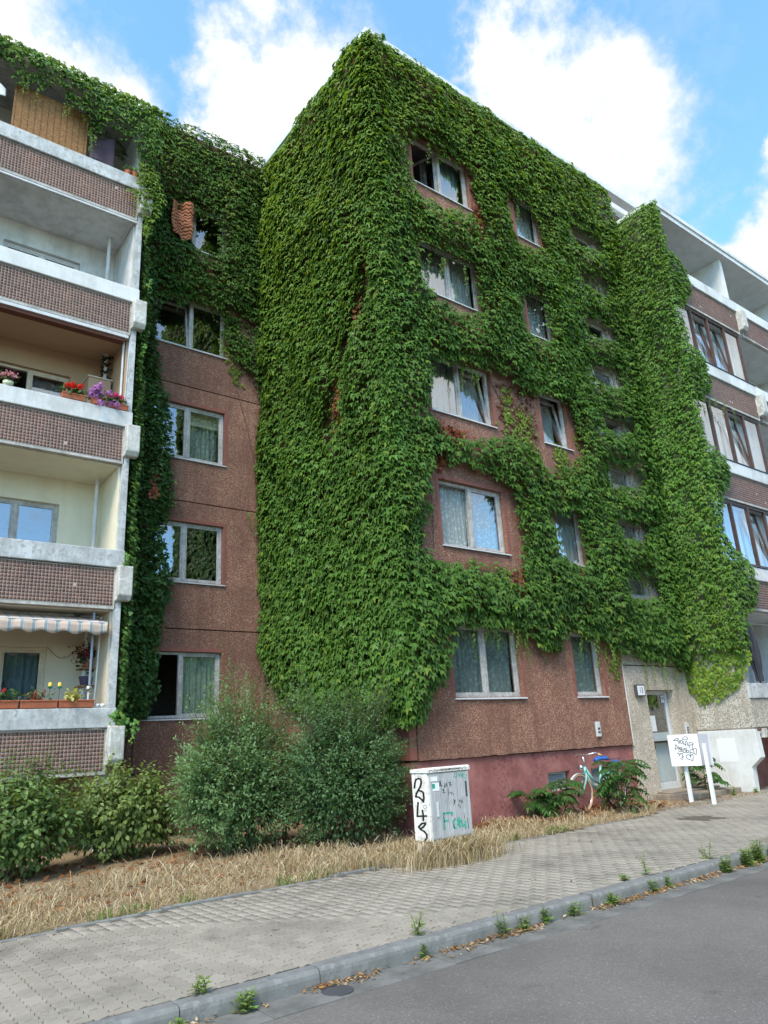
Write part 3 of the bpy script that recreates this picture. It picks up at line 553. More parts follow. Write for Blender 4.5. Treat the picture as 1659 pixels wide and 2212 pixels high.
me.materials.clear(); me.transform(Matrix.Translation((14.41, YR-.0912, 2.235)) @ Matrix.Rotation(R(90), 4, 'X') @ Matrix.Scale(.85, 4, (1, 0, 0))); link('house_number', me, 'black', npl)
mb = MB(); mb.box(16.02, 16.16, YR-.03, YR-.002, 1.22, 1.5); ic = mb.build('intercom', 'alu', B13, bevel=.004)
for z in (1.28, 1.33, 1.38): mb = MB(); mb.box(16.05, 16.13, YR-.033, YR-.029, z, z+.03); mb.build('button_row', 'metal_dark', ic)
mb = MB(); mb.box(12.74, 12.86, YR-.05, YR-.002, 1.33, 1.62); vb = mb.build('wall_vent', 'alu', B13, bevel=.006)
for z in (1.39, 1.46): mb = MB(); mb.box(12.765, 12.795, YR-.053, YR-.049, z, z+.045); mb.box(12.805, 12.835, YR-.053, YR-.049, z, z+.045); mb.build('vent_slot', 'black', vb)
# windows of the red wall
ST = {0: ('closed', 'closed'), 1: ('open', 'closed'), 2: ('closed', 'tilt'), 3: ('closed', 'closed'), 4: ('openr', 'closed')}
for i in range(5):
    z0 = SILL0+FH*i; z1 = WTOP0+FH*i
    window(B13, WD[0], WD[1], z0, z1, YR, ST[i]); window(B13, WS[0], WS[1], z0, z1, YR, ('tilt',) if i == 2 else ('closed',))
for t in STT: window(B13, STX[0], STX[1], t-.5, t, YR+.006, ('tilt',) if abs(t-STT[3]) < .1 or abs(t-STT[6]) < .1 else ('closed',), sill=False, surround=False)
FL = ['ground floor', 'first floor', 'second floor', 'third floor', 'top floor']
cm = {0: ('curtain_lace', 'curtain_lace'), 1: ('curtain_lace', 'curtain_lace'), 2: ('curtain', 'curtain'), 3: ('curtain_grey', 'curtain'), 4: ('curtain_grey', 'curtain_blue')}
for i in range(5):
    z0 = SILL0+FH*i+.02; z1 = WTOP0+FH*i+.1; a, b = cm[i]; mid = sum(WD)/2
    if i < 4:
        cy_ = YR+(.4 if i == 2 else .24)
        curtain(WD[0]+.05, mid-.01, z0, z1, cy_, a, 'left net curtain in the wide %s window of the ivy wall' % FL[i], 16)
        curtain(mid+.01, WD[1]-.05, z0, z1, cy_, b, 'right net curtain in the wide %s window of the ivy wall' % FL[i], 16)
    else:
        curtain(WD[0]+.04, WD[0]+.25, z0, z1, YR+.3, a, 'narrow grey curtain gathered left in the open top floor window', 6)
        curtain(mid+.06, WD[1]-.05, z0, z1, YR+.3, b, 'blue curtain behind the closed half of the top floor window', 8)
    curtain(WS[0]+.05, WS[1]-.03, z0, z1+.1, YR+(.4 if i == 2 else .23), ['curtain_lace', 'curtain', 'curtain', 'curtain', 'curtain'][i], 'pale curtain in the narrow %s window of the ivy wall' % FL[i], 12)
mb = MB(); mb.sheet(lambda u, v: (9.66+.2*u, YR+.5+.03*math.sin(u*20), 13.36+1.3*v), 12, 2); tag(mb.build('curtain', 'curtain_grey'), 'mauve curtain hanging beside the mullion of the open top floor window', 'curtain')
# rooms behind, roof body
mb = MB()
for i in range(6): zf = JZ[i]-.05; mb.box(XC+.25, XS, YR+.26, YR+4.0, zf-.12, zf+.06)
mb.box(XC+.25, XS, YR+4.0, YR+4.1, 0, ROOF)
for x in (11.5, 13.9): mb.box(x, x+.1, YR+.26, YR+4.0, 0, ROOF)
mb.build('room_walls', 'interior', B13)
mb = MB(); mb.box(XC+.22, 32, YR+.25, 21, 16.5, ROOF-.02); mb.box(XC+.22, 32, YR+4.2, 21, 0, 16.5); mb.build('roof_body', 'concrete', B13)
mb = MB(); mb.box(XC-.11, 32, YR-.11, YR+.14, ROOF, ROOF+.16); mb.build('roof_edging', 'white_bright', B13, bevel=.01)
mb = MB(); mb.box(XC-.112, XC+.14, YR+.143, 21, ROOF-.002, ROOF+.158); mb.build('roof_edging', 'white_bright', B13, bevel=.01)
# low step in front of the door
stp = MB(); stp.box(14.35, 16.42, YR-.85, YR-.003, -.05, .10); stp.box(14.55, 16.40, YR-.38, YR+.32, .1, .135); tag(stp.build('entrance_step', 'step', None, bevel=.012), 'low worn concrete step before the glass entrance door', 'step')

# ------------------------------------------------------------------ balcony stacks
TP = .058
def tile_field(name, x0, x1, z0, z1, y, parent):
    nx = int((x1-x0)/TP); nz = int((z1-z0)/TP); px = (x1-x0)/nx; pz = (z1-z0)/nz; g = .005; d = .003
    I, J = np.meshgrid(np.arange(nx), np.arange(nz), indexing='ij'); cx = x0+(I.ravel()+.5)*px; cz = z0+(J.ravel()+.5)*pz; n = len(cx); hx = px/2-g; hz = pz/2-g
    keep = rng.random(n) > .004; cx = cx[keep]; cz = cz[keep]; n = len(cx)
    b = np.array([(-hx, y-d, -hz), (hx, y-d, -hz), (hx, y-d, hz), (-hx, y-d, hz), (-hx-.001, y+.001, -hz-.001), (hx+.001, y+.001, -hz-.001), (hx+.001, y+.001, hz+.001), (-hx-.001, y+.001, hz+.001)])
    V = np.repeat(b[None], n, 0); V[:, :, 0] += cx[:, None]; V[:, :, 2] += cz[:, None]
    F = np.array([(0, 1, 2, 3), (4, 5, 1, 0), (1, 5, 6, 2), (2, 6, 7, 3), (4, 0, 3, 7)]); F = (F[None]+(np.arange(n)*8)[:, None, None]).reshape(-1, 4)
    t = np.repeat(.75+.5*rng.random(n), 8); A = np.stack([t, t*(.96+.06*np.repeat(rng.random(n), 8)), t, np.ones_like(t)], 1)
    o = npmesh(name, V.reshape(-1, 3), F, 'tile', parent, {'tone': A}); o['kind'] = 'stuff'; return o
def balcony(parent, k, x0, x1, yf, yb, rail='white_paint', bracket=True, label=None):
    z = FH*k
    mb = MB(); mb.box(x0+.02, x1-.16, yf+.105, yb-.002, 1.185+z, 1.34+z); mb.box(x0+.06, x1-.105, yf, yf+.10, 1.19+z, 1.93+z)
    b = mb.build('balcony', 'concrete', parent)
    if label: b['label'] = label
    mb = MB(); fx0, fx1 = x0+.10, x1-.155
    mb.box(fx0, fx1, yf-.004, yf-.0005, 1.245+z, 1.925+z); mb.build('grout_bed', 'grout', b)
    tile_field('mosaic_tiles', fx0+.005, fx1-.005, 1.25+z, 1.92+z, yf-.004, b)
    mb = MB(); mb.prism([(yf-.055, 1.945+z), (yf+.12, 1.945+z), (yf+.12, 2.283+z), (yf-.055, 2.275+z)], 'x', x0+.02, x1+.005); mb.build('rail_beam', rail, b, bevel=.014)
    if bracket:
        for xx in ((x1-.13, x1+.13),):
            mb = MB(); p = [(yf+.03, 1.99+z), (yf-.19, 1.96+z), (yf-.19, 1.42+z), (yf-.12, 1.33+z), (yf+.03, 1.33+z)]; mb.prism(p, 'x', *xx); mb.build('bracket', 'concrete_white', b, bevel=.02)
    return b
def loggia_wall(parent, k, x0, x1, yf, yb, mat, win=None, ceil=None):
    """recess of one storey: back wall, right cheek, ceiling"""
    z0 = 1.34+FH*k; z1 = 1.185+FH*(k+1)-.004; holes = [(win[0], win[1], win[2]+FH*k, win[3]+FH*k)] if win else []
    slab_wall('back_wall', 'y', x0+.02, x1-.155, z0, z1, holes, yb+.0, yb+.2, mat, parent)
    mb = MB(); mb.box(x1-.15, x1, yf+.125, yb+.1, z0-.15, z1+.004); mb.build('cheek_wall', mat, parent)
    mb = MB(); mb.box(x0+.02, x1-.155, yf+.11, yb-.003, z1-.012, z1+.001); mb.build('ceiling', ceil or mat, parent)

BL = empty('apartment_building', (0, YL, 0), 'apartment block with tiled balconies, set back at the left', 'building')
LX0, LX1 = .22, 4.15
Lmat = ['cream', 'cream_yellow', 'tan_wall', 'white_paint', 'ceil_grey']
for k in range(5):
    rail = ['white_worn', 'white_worn', 'white_paint', 'white_bright', 'white_worn'][k]
    balcony(BL, k, LX0, LX1, YLB, YL, rail); balcony(BL, k, LX0-3.93, LX0-.0, YLB, YL, rail)
    wn = (1.75, 3.27, 2.14, 3.46); loggia_wall(BL, k, LX0, LX1, YLB, YL, Lmat[k], wn); loggia_wall(BL, k, LX0-3.93, LX0-.01, YLB, YL, Lmat[k])
    window(BL, wn[0], wn[1], wn[2]+FH*k, wn[3]+FH*k, YL, [('closed', 'closed'), ('closed', 'closed'), ('gone', 'closed'), ('closed', 'closed'), ('closed', 'closed')][k], ['frame_cream', 'frame', 'frame_cream', 'frame_white', 'frame_white'][k], sill=False, surround=False)
    if k in (0, 1, 2): mb = MB(); mb.tube([(3.86, YLB+1.0, 1.34+FH*k), (3.86, YLB+1.0, 1.18+FH*(k+1))], .038, 12); mb.tube([(3.86, YLB+1.0, 1.14+FH*(k+1)), (3.86, YLB+1.0, 1.178+FH*(k+1))], .06, 12); mb.build('downpipe', 'white_paint' if k else 'frame_white', BL)
    if k == 3: mb = MB(); mb.tube([(3.72, YLB+.85, 1.34+FH*k), (3.72, YLB+.85, 1.18+FH*(k+1))], .038, 12); mb.tube([(3.72, YLB+.85, 1.14+FH*(k+1)), (3.72, YLB+.85, 1.178+FH*(k+1))], .06, 12); mb.build('downpipe', 'white_paint', BL)
mb = MB(); mb.box(-4, LX1+.01, YLB-.04, YL-.002, 15.12, 15.36); mb.build('balcony_roof', 'concrete', BL)
mb = MB(); mb.box(LX1-.12, LX1-.005, YLB+.0, YLB+.12, 2.285, 15.115); mb.build('corner_post', 'white_worn', BL)
mb = MB(); mb.box(1.0, LX1-.12, YLB+.0, YLB+.045, 12.335, 12.375); mb.build('drip_rail', 'alu', BL); mb = MB(); mb.box(.3, LX1-.16, YLB-.02, YLB+.06, 9.50, 9.565); mb.build('drip_rail', 'alu', BL)
WL = (5.0, 6.75)
for i in range(6):
    z0, z1 = JZ[i]+.012, JZ[i+1]-.012; holes = [(WL[0], WL[1], SILL0+FH*i, WTOP0+FH*i)] if i < 5 else []
    slab_wall('wall_panel', 'y', LX1+.005, XC-.022, z0, z1, holes, YL, YL+.24, 'pebble_red', BL)
    mb = MB(); mb.box(LX1, XC, YL+.05, YL+.2, JZ[i]-.02, JZ[i]+.02); mb.build('joint_seal', 'joint', BL)
    if i < 5: window(BL, WL[0], WL[1], SILL0+FH*i, WTOP0+FH*i, YL, [('gone', 'closed'), ('closed', 'closed'), ('closed', 'closed'), ('tilt', 'closed'), ('gone', 'closed')][i])
mb = MB(); mb.box(XC-.03, XC-.0, YL+.03, YL+.2, 0, ROOF); mb.build('joint_seal', 'joint', BL)
slab_wall('plinth', 'y', LX1, XC, -.1, 1.115, [], YL+.05, YL+.3, 'smooth_red', BL)
mb = MB(); mb.box(LX1-.15, LX1, YLB+.1, YL, -.1, 1.18); mb.build('pier', 'white_paint', BL); mb = MB(); mb.box(-4, LX1-.16, YL-.15, YL, -.1, 1.18); mb.build('undercroft_wall', 'smooth_red', BL)
mb = MB()
for i in range(6): zf = JZ[i]-.05; mb.box(-4, XC-.01, YL+.26, YL+4.0, zf-.12, zf+.06)
mb.box(-4, XC, YL+4.0, YL+4.1, 0, ROOF); mb.box(4.3, 4.4, YL+.26, YL+4, 0, ROOF); mb.build('room_walls', 'interior', BL)
mb = MB(); mb.box(-14, XC-.02, YL+.25, 22, 16.45, ROOF-.02); mb.box(-14, XC-.02, YL+4.2, 22, 0, 16.4); mb.box(-14, -4.05, YLB, YL+4.2, 0, 16.4); mb.box(-4, LX1, YL+.01, YL+.24, 15.37, 16.42); mb.build('roof_body', 'concrete', BL)
for i in range(5):
    z0 = SILL0+FH*i+.02; z1 = WTOP0+FH*i+.08; mid = sum(WL)/2
    if i == 0: curtain(mid+.06, WL[1]-.04, z0, z1, YL+.22, 'curtain_green', 'greenish lace curtain in the half-open ground floor window above the bushes', 13)
    if i == 2: curtain(mid+.06, WL[1]-.04, z0, z1-.35, YL+.4, 'curtain_lace', 'lace curtain in the second floor window beside the ivy column', 13)
mb = MB(); mb.box(5.95, 6.72, YL+.3, YL+.31, 8.72, 9.1); tag(mb.build('roller_blind', 'cream'), 'cream roller blind half down in the window beside the ivy column', 'blind')
mb = MB(); mb.lathe((5.35, YL+.33, 4.95), [(.07, 0), (.10, .04), (.11, .12), (.10, .12)], 18); tag(mb.build('bowl', 'white_bright'), 'white bowl on the inner sill of the first floor window', 'bowl')
curtain(2.55, 3.2, 2.2, 3.4, YL+.35, 'curtain_blue', 'dark curtain behind the window under the striped awning', 10); curtain(2.55, 3.22, 7.8, 9.0, YL+.3, 'curtain_grey', 'grey curtain in the window behind the geranium balcony', 9)

# right balcony stack belongs to house 13
RX = [XS, 20.43, 24.36, 28.3]
Rm = ['ceil_grey', 'ceil_grey', 'ceil_grey', 'ceil_grey', 'ceil_grey']
for bnum in range(3):
    x0, x1 = RX[bnum], RX[bnum+1]
    for k in range(5):
        balcony(B13, k, x0, x1, YRB, YR, ['white_worn', 'white_paint', 'white_paint', 'white_paint', 'white_paint'][k] if bnum == 0 else 'white_bright')
        loggia_wall(B13, k, x0 if bnum else x0+.19, x1, YRB, YR, Rm[k], (x0+1.5, x0+3.2, 2.14, 3.46)); window(B13, x0+1.5, x0+3.2, 2.14+FH*k, 3.46+FH*k, YR, ('closed', 'closed'), 'frame_white', sill=False, surround=False)
        if (bnum == 0 and k in (1, 2, 3)):
            gx0, gx1, gz0, gz1 = x0+.2, x1-.16, 2.30+FH*k, 1.185+FH*(k+1)-.01
            sp = [gx0+(gx1-gx0)*q for q in (.26, .5, .75)]
            window(B13, gx0, gx1, gz0, gz1, YRB+.03, {1: ('closed', 'closed', 'tilt', 'closed'), 2: ('closed', 'closed', 'tilt', 'closed'), 3: ('closed', 'tilt', 'tilt', 'closed')}[k], 'frame_brown', sill=False, surround=False, split=sp, rec=.01, fw=.06)
            mb = MB(); mb.prism([(YRB-.075, 2.287+FH*k), (YRB-.075, 2.297+FH*k), (YRB+.04, 2.299+FH*k), (YRB+.04, 2.287+FH*k)], 'x', gx0-.1, gx1+.1); mb.build('glazing_sill', 'metal_dark', B13)
            for c_ in range(4):
                aa = [gx0]+sp+[gx1]; curtain(aa[c_]+.06, aa[c_+1]-.06, gz0+.02, gz1-.05, YRB+.30, 'curtain', 'net curtain in pane %s of the brown glazed %s balcony' % (['one', 'two', 'three', 'four'][c_]+' from the ivy', FL[k]), 8)
mb = MB(); mb.box(XS+.1, 29, YRB-.06, YR+.0, 15.12, 15.26); mb.build('balcony_roof', 'ceil_grey', B13)
mb = MB(); mb.box(XS-.06, 29, YRB-.1, YR-.02, 15.262, 15.40); mb.build('balcony_roof_edging', 'white_bright', B13, bevel=.01)
slab_wall('stack_side_wall', 'x', YRB+.0, YR-.004, 1.33, 15.115, [], XS, XS+.18, 'pebble_light', B13)
# base of the balcony stack
mb = MB(); mb.box(XS-.004, 20.2, YRB+.01, YR-.006, 1.30, 1.325); mb.build('stack_base_slab', 'step', B13)
prof = [(YR-.008, -.1), (YRB+.25, -.1), (YRB+.22, .50), (YRB-.02, .70), (YRB-.0, 1.298), (YR-.008, 1.298)]
mb = MB(); mb.prism(prof, 'x', XS-.008, XS+.2); o = mb.build('stack_plinth', 'white_bright', B13, bevel=.01); o['label'] = 'white painted plinth with notched corner beside the entrance'
mb = MB(); mb.box(XS-.0115, XS-.0085, 8.85, 9.28, .62, 1.12); mb.build('patched_paint', 'sign_white', o)
mb = MB(); mb.box(XS+.21, 21, YR-.3, YR-.01, -.1, 1.29); mb.build('undercroft_wall', 'smooth_red', B13)
mb = MB(); mb.prism([(YRB+.02, 1.33), (YRB-.02, 1.33), (YRB-.02, 1.94), (YRB+.02, 1.94)], 'x', XS+.003, 20.3); mb.build('stack_apron', 'pebble_light', B13)
mb = MB(); mb.box(XS+.3, XS+.46, YRB-.05, YRB+.1, 1.10, 1.295); mb.build('bracket', 'concrete_white', B13, bevel=.01)
#OBJECTS
# ------------------------------------------------------------------ climbing plants
GREEN = np.array((.084, .182, .032)); YOUNG_SKYLIT = np.array((.21, .31, .04)); DEAD = np.array((.26, .075, .035)); DKIVY = np.array((.062, .135, .034))  # pale green of fresh shoots, also painted onto upper leaves as skylight
def tint(n, base, u, z, seed, var=.3, young_skylit=0.0):
    a = (1+var*(rng.random((n, 1))*2-1))*base[None]; p = fbm(u*.55, z*.55, seed)[:, None]
    a = a*(1+.5*(p-.5)); y = np.clip((rng.random((n, 1)) < .06)*.6+np.asarray(young_skylit).reshape(-1, 1)*rng.random((n, 1)), 0, 1)
    a = a*(1-y)+YOUNG_SKYLIT[None]*y; return np.clip(a, 0.004, 1)
def wall_frame(axis):
    if axis == 'y': return np.array((1., 0, 0)), np.array((0, -1., 0))
    return np.array((0, 1., 0)), np.array((-1., 0, 0))
def ivy_leaves(axis, plane, u0, u1, z0, z1, keep, dens, thick, size, seed, base=GREEN, young_skylit=None, shape_flat=0.0, wob=.1):
    """leaf positions, directions, normals, sizes and colours for ivy on one wall"""
    n = int((u1-u0)*(z1-z0)*dens); u = rng.uniform(u0, u1, n); z = rng.uniform(z0, z1, n)
    uu = u+wob*2*(fbm(u*3.1, z*3.1, seed+5)-.5)+wob*(rng.random(n)-.5); zz = z+wob*2*(fbm(u*3.1+9, z*3.1, seed+6)-.5)+wob*(rng.random(n)-.5)
    p = keep(uu, zz); m = rng.random(n) < p; u = u[m]; z = z[m]; pk = p[m]; n = len(u)
    def depth(a, b): return thick*(.18+1.25*fbm(a*1.15, b*.85, seed)**1.4+.42*fbm(a*4, b*3.2, seed+2))
    ed = np.mean([keep(u+.30*math.cos(q), z+.30*math.sin(q)) for q in np.arange(6)*1.047], 0); ed = .22+.78*np.clip(ed, 0, 1)**1.3
    d = depth(u, z)*ed; e = .06; gu = (depth(u+e, z)*ed-d)/e; gz = (depth(u, z+e)*ed-d)/e
    t = rng.random(n); dd = d*np.where(t < .72, .82+.25*rng.random(n), .25+.5*rng.random(n)) * np.clip(pk*1.2, .35, 1)
    U, N0 = wall_frame(axis); Z = np.array((0, 0, 1.))
    P = np.zeros((n, 3)); i = 0 if axis == 'y' else 1; P[:, i] = u; P[:, 1-i] = plane-dd-.01; P[:, 2] = z
    nn_ = nrm(N0[None]-gu[:, None]*.8*U[None]-gz[:, None]*.8*Z[None])
    lat = rng.normal(0, .42, n)[:, None]
    D = nrm(-Z[None]*(.80-.15*rng.random((n, 1)))+nn_*(.50+.45*rng.random((n, 1)))*(1-shape_flat)+U[None]*lat)
    N = nrm(nn_*.7+Z[None]*(.60+.35*rng.random((n, 1)))*(1-shape_flat)+U[None]*rng.normal(0, .25, n)[:, None])
    S = size*(.5+.85*rng.random(n)**1.1)
    yg = young_skylit(u, z) if young_skylit is not None else np.zeros(n)
    return [P, D, N, S, tint(n, base, u, z, seed, .32, yg)]
def cat(Ls): return [np.concatenate([l[i] for l in Ls]) for i in range(5)]
def strands(axis, plane, starts, seed, size=.065, base=YOUNG_SKYLIT, lo=.25, hi=.8):
    U, N0 = wall_frame(axis); P = []; 
    for (u, z) in starts:
        L = random.uniform(lo, hi); n = int(L/.028); w = random.uniform(-.12, .12); d0 = random.uniform(.05, .2)
        for j in range(n): t = j/n; P.append((u+w*t+random.gauss(0, .025), z-L*t, d0*(1-.4*t)+random.uniform(0, .03), 1-.55*t))
    P = np.array(P); n = len(P); Q = np.zeros((n, 3)); i = 0 if axis == 'y' else 1; Q[:, i] = P[:, 0]; Q[:, 1-i] = plane-P[:, 2]; Q[:, 2] = P[:, 1]
    D = nrm(np.array((0, 0, -1.))[None]*.8+N0[None]*.3+U[None]*rng.normal(0, .6, n)[:, None]); N = nrm(N0[None]+np.array((0, 0, .4))[None]+rng.normal(0, .25, (n, 3)))
    return [Q, D, N, size*P[:, 3]*(.7+.5*rng.random(n)), tint(n, base, P[:, 0], P[:, 1], seed, .3)]
def stems(name, axis, plane, lines, parent, r=.009):
    for ln in lines:
        pts = []; mb = MB()
        for j in range(13):
            t = j/12; u = ln[0]+(ln[2]-ln[0])*t+.1*math.sin(t*9+ln[0]*5); z = ln[1]+(ln[3]-ln[1])*t; pts.append((u, plane-.02, z) if axis == 'y' else (plane-.02, u, z))
        mb.tube(pts, [r*(1-.6*j/12) for j in range(13)], 6); mb.build(name, 'bark', parent)

R_BOT = [(7.6, 1.72), (7.95, 1.74), (8.18, 2.1), (8.52, 2.33), (8.71, 2.65), (8.8, 3.01), (8.96, 3.43), (9.37, 3.49), (9.84, 3.43), (10.28, 3.44), (10.6, 3.47), (10.97, 3.29), (11.27, 3.09), (11.67, 2.99), (11.95, 3.21), (12.14, 3.43), (12.56, 3.41), (13.01, 3.35), (13.47, 3.26), (13.83, 3.08), (14.59, 3.03), (15.28, 2.91), (16.0, 2.76), (16.55, 2.66)]
HOLES = [[(8.69, 14.14), (8.92, 14.49), (9.43, 14.55), (9.93, 14.48), (10.49, 14.51), (10.76, 14.35), (10.81, 13.79), (10.94, 13.39), (10.98, 12.74), (10.99, 12.17), (10.78, 12.4), (10.68, 13.0), (10.27, 13.05), (9.89, 12.87), (9.4, 12.79), (8.94, 12.91), (8.73, 13.02), (8.7, 13.57)],
 [(8.8, 11.55), (9.6, 11.55), (10.2, 11.58), (10.5, 11.4), (10.55, 10.4), (9.82, 10.22), (9.42, 10.25), (8.95, 10.35), (8.8, 10.9)],
 [(11.95, 14.4), (12.66, 14.36), (13.1, 14.1), (13.22, 13.25), (12.65, 13.0), (11.95, 13.1)], [(12.0, 11.6), (12.78, 11.55), (12.92, 10.45), (12.43, 10.3), (11.95, 10.5)],
 [(8.87, 8.71), (9.45, 8.86), (10.46, 9.0), (10.77, 9.2), (11.2, 9.0), (11.75, 8.78), (12.05, 8.85), (12.7, 8.95), (13.2, 8.75), (13.5, 8.25), (13.55, 7.8), (13.1, 7.3), (12.5, 7.0), (12.09, 7.0), (11.75, 7.35), (11.5, 7.5), (11.2, 7.55), (10.42, 7.4), (9.9, 7.15), (9.43, 7.1), (9.0, 7.2), (8.72, 7.6)],
 [(8.95, 6.85), (9.2, 6.62), (9.61, 6.6), (10.25, 6.58), (10.75, 6.45), (10.98, 6.05), (11.08, 5.66), (11.12, 5.05), (10.98, 4.7), (10.8, 4.22), (10.4, 4.3), (9.9, 4.42), (9.3, 4.5), (8.8, 4.6), (8.36, 4.8), (8.45, 5.34), (8.6, 6.0), (8.75, 6.5)],
 [(12.08, 6.1), (12.65, 6.08), (12.97, 6.07), (13.05, 5.55), (13.04, 4.89), (12.56, 4.88), (12.09, 4.97), (12.08, 5.53)]]
for t in STT: HOLES.append([(14.35, t-.02), (15.5, t+.0), (15.66, t-.22), (15.6, t-.5), (14.45, t-.6)])
def poly_above(bot, ztop): return bot+[(bot[-1][0], ztop), (bot[0][0], ztop)]
def keepR(u, z):
    k_ = inpoly(u, z, poly_above(R_BOT, 16.72)).astype(float)
    for h in HOLES: k_ *= 1-inpoly(u, z, h)
    return k_
def yR(u, z): return .06+np.clip((z-11)/6, 0, .85)+.45*((u > 11) & (u < 14.2) & (z > 6.6) & (z < 8.2))*fbm(u, z, 3)  # yellow-green rises with height: skylight on the upper leaves put into their colour
THINR = [[(10.7, 9.0), (11.4, 8.75), (11.9, 8.4), (12.2, 7.2), (11.3, 7.3), (10.7, 7.6)], [(12.95, 8.8), (13.6, 8.5), (13.9, 7.4), (13.2, 6.8), (12.5, 7.1)], [(9.2, 4.7), (10.9, 4.7), (10.9, 3.4), (9.4, 3.4)], [(13.2, 3.45), (14.0, 3.3), (13.75, 2.5), (13.3, 2.6)]]
def keepThinR(u, z):
    k_ = np.zeros(len(u))
    for p_ in THINR: k_ = np.maximum(k_, inpoly(u, z, p_))
    f = fbm(u*4.5, z*1.6, 77); win = ((u > WD[0]) & (u < WD[1]) | (u > WS[0]) & (u < WS[1])) & (((z-SILL0) % FH) < 1.32) & (z > 2)
    return k_*np.clip((f-.47)*7, 0, 1)*(1-win)
ivR = empty('climbing_ivy', (11, YR-.2, 3), 'green ivy sheet with window gaps covering the red pebble wall', 'ivy')
L1 = ivy_leaves('y', YR, 7.62, 16.52, 1.6, 16.8, keepR, 510, .33, .12, 11, young_skylit=yR, wob=.13)
L2 = ivy_leaves('y', YR, 10.5, 14.2, 2.4, 9.1, keepThinR, 430, .07, .08, 21, base=YOUNG_SKYLIT*.8, shape_flat=.5)
n = 260; pu = rng.uniform(10.85, 12.1, n); pz = rng.uniform(7.6, 8.9, n); L2d = [np.stack([pu, YR-.012-.03*rng.random(n), pz], 1), nrm(np.array((0, -.1, -1.))[None]+rng.normal(0, .4, (n, 3))), nrm(np.array((0, -1., .2))[None]+rng.normal(0, .35, (n, 3))), .035+.05*rng.random(n), tint(n, DEAD*.55, pu, pz, 25, .4)]
L2b = ivy_leaves('y', YR, 9.2, 10.9, 3.4, 4.8, lambda u, z: inpoly(u, z, THINR[2])*np.clip((fbm(u*3, z*3, 31)-.35)*4, 0, 1), 300, .16, .09, 22, base=GREEN*1.3)
deadp = [(10.85, 12.9, .14, .5), (9.3, 7.25, .45, .16), (9.0, 6.75, .12, .3), (10.9, 4.2, .12, .3), (9.6, 3.95, .3, .15), (11.0, 4.0, .1, .35), (13.7, 7.2, .1, .3), (9.2, 12.5, .2, .2)]
pp = []
for (a, b, sx_, sz_) in deadp:
    n = int(900*sx_*sz_*4+25); pp.append(np.stack([rng.normal(a, sx_*.55, n), rng.normal(b, sz_*.55, n)], 1))
pp = np.concatenate(pp); n = len(pp); Pd = np.stack([pp[:, 0], YR-.02-.09*rng.random(n), pp[:, 1]], 1)
Ld = [Pd, nrm(np.array((0, -.2, -1.))[None]+rng.normal(0, .45, (n, 3))), nrm(np.array((0, -1., .3))[None]+rng.normal(0, .5, (n, 3))), .055+.05*rng.random(n), tint(n, DEAD, pp[:, 0], pp[:, 1], 5, .45)]
st = [(random.uniform(a, b), z) for a, b, z, c_ in ((8.9, 10.7, 8.86, 5), (9.0, 10.2, 11.42, 4), (9.2, 10.8, 3.5, 9), (10.7, 11.3, 3.3, 5), (12.3, 13.2, 3.42, 4), (13.2, 13.8, 3.2, 6), (12.3, 12.8, 14.2, 2), (14.8, 15.4, 4.85, 4), (14.8, 15.5, 13.05, 3), (9.3, 10.6, 14.5, 5), (10.9, 11.1, 12.4, 4), (14.6, 16.2, 2.85, 5)) for q in range(c_)]
Ls = strands('y', YR, st, 91, base=GREEN*.4+YOUNG_SKYLIT*.6)
leaves('foliage', *cat([L1, L2, L2b, L2d, Ld, Ls]), 'boston', 'leaf', ivR)
stems('stem', 'y', YR, [(8.2, 1.8, 9, 8), (10.8, 9.0, 11.2, 7.4), (11.6, 8.6, 11.1, 7.6), (10.6, 4.6, 9.4, 3.6), (11.3, 3.3, 11.35, 2.75), (13.6, 3.4, 13.5, 2.6), (9.1, 7.4, 9.1, 6.4), (8.9, 13.0, 9.6, 11.6), (10.95, 13.2, 10.9, 12.0)], ivR)

S_BOT = [(14.6, 3.7), (14.35, 3.3), (14.08, 2.8), (13.85, 2.4), (13.09, 2.2), (12.06, 2.0), (11.14, 1.9), (10.19, 1.8), (9.69, 1.72), (9.4, 1.7)]
STREAK = [[(9.42, 11.54), (9.36, 10.73), (9.9, 9.97), (10.42, 9.4), (10.72, 8.8), (11.04, 9.06), (10.65, 9.74), (10.11, 10.32), (9.72, 11.18)], [(10.97, 8.81), (10.95, 7.76), (11.49, 7.35), (11.73, 7.76), (11.42, 8.48)]]
def keepS(u, z):
    k_ = inpoly(u, z, poly_above(S_BOT, 16.74)).astype(float)
    for h in STREAK: k_ *= 1-.62*inpoly(u, z, h)
    return k_*np.where((z > 16.4+.3*fbm(u*2, z*0, 4)) & (u > 10.5), .25, 1)
ivS = empty('climbing_ivy', (XC-.2, 12, 2), 'dense ivy curtain hiding the whole jutting side wall up to the roof corner', 'ivy')
L1 = ivy_leaves('x', XC, 9.46, 14.5, 1.6, 16.8, keepS, 520, .34, .123, 41, young_skylit=lambda u, z: .15+np.clip((z-8)/8, 0, .95))  # upper side-wall leaves coloured brighter to stand for open skylight
n = 3600; pz = rng.uniform(1.75, 16.7, n); a0 = rng.uniform(-.2, 1.77, n); dd = (.10+.24*fbm(pz*1.1, pz*0, 41))*np.where(rng.random(n) < .7, 1, .6); nx_, ny_ = -np.cos(a0), -np.sin(a0)
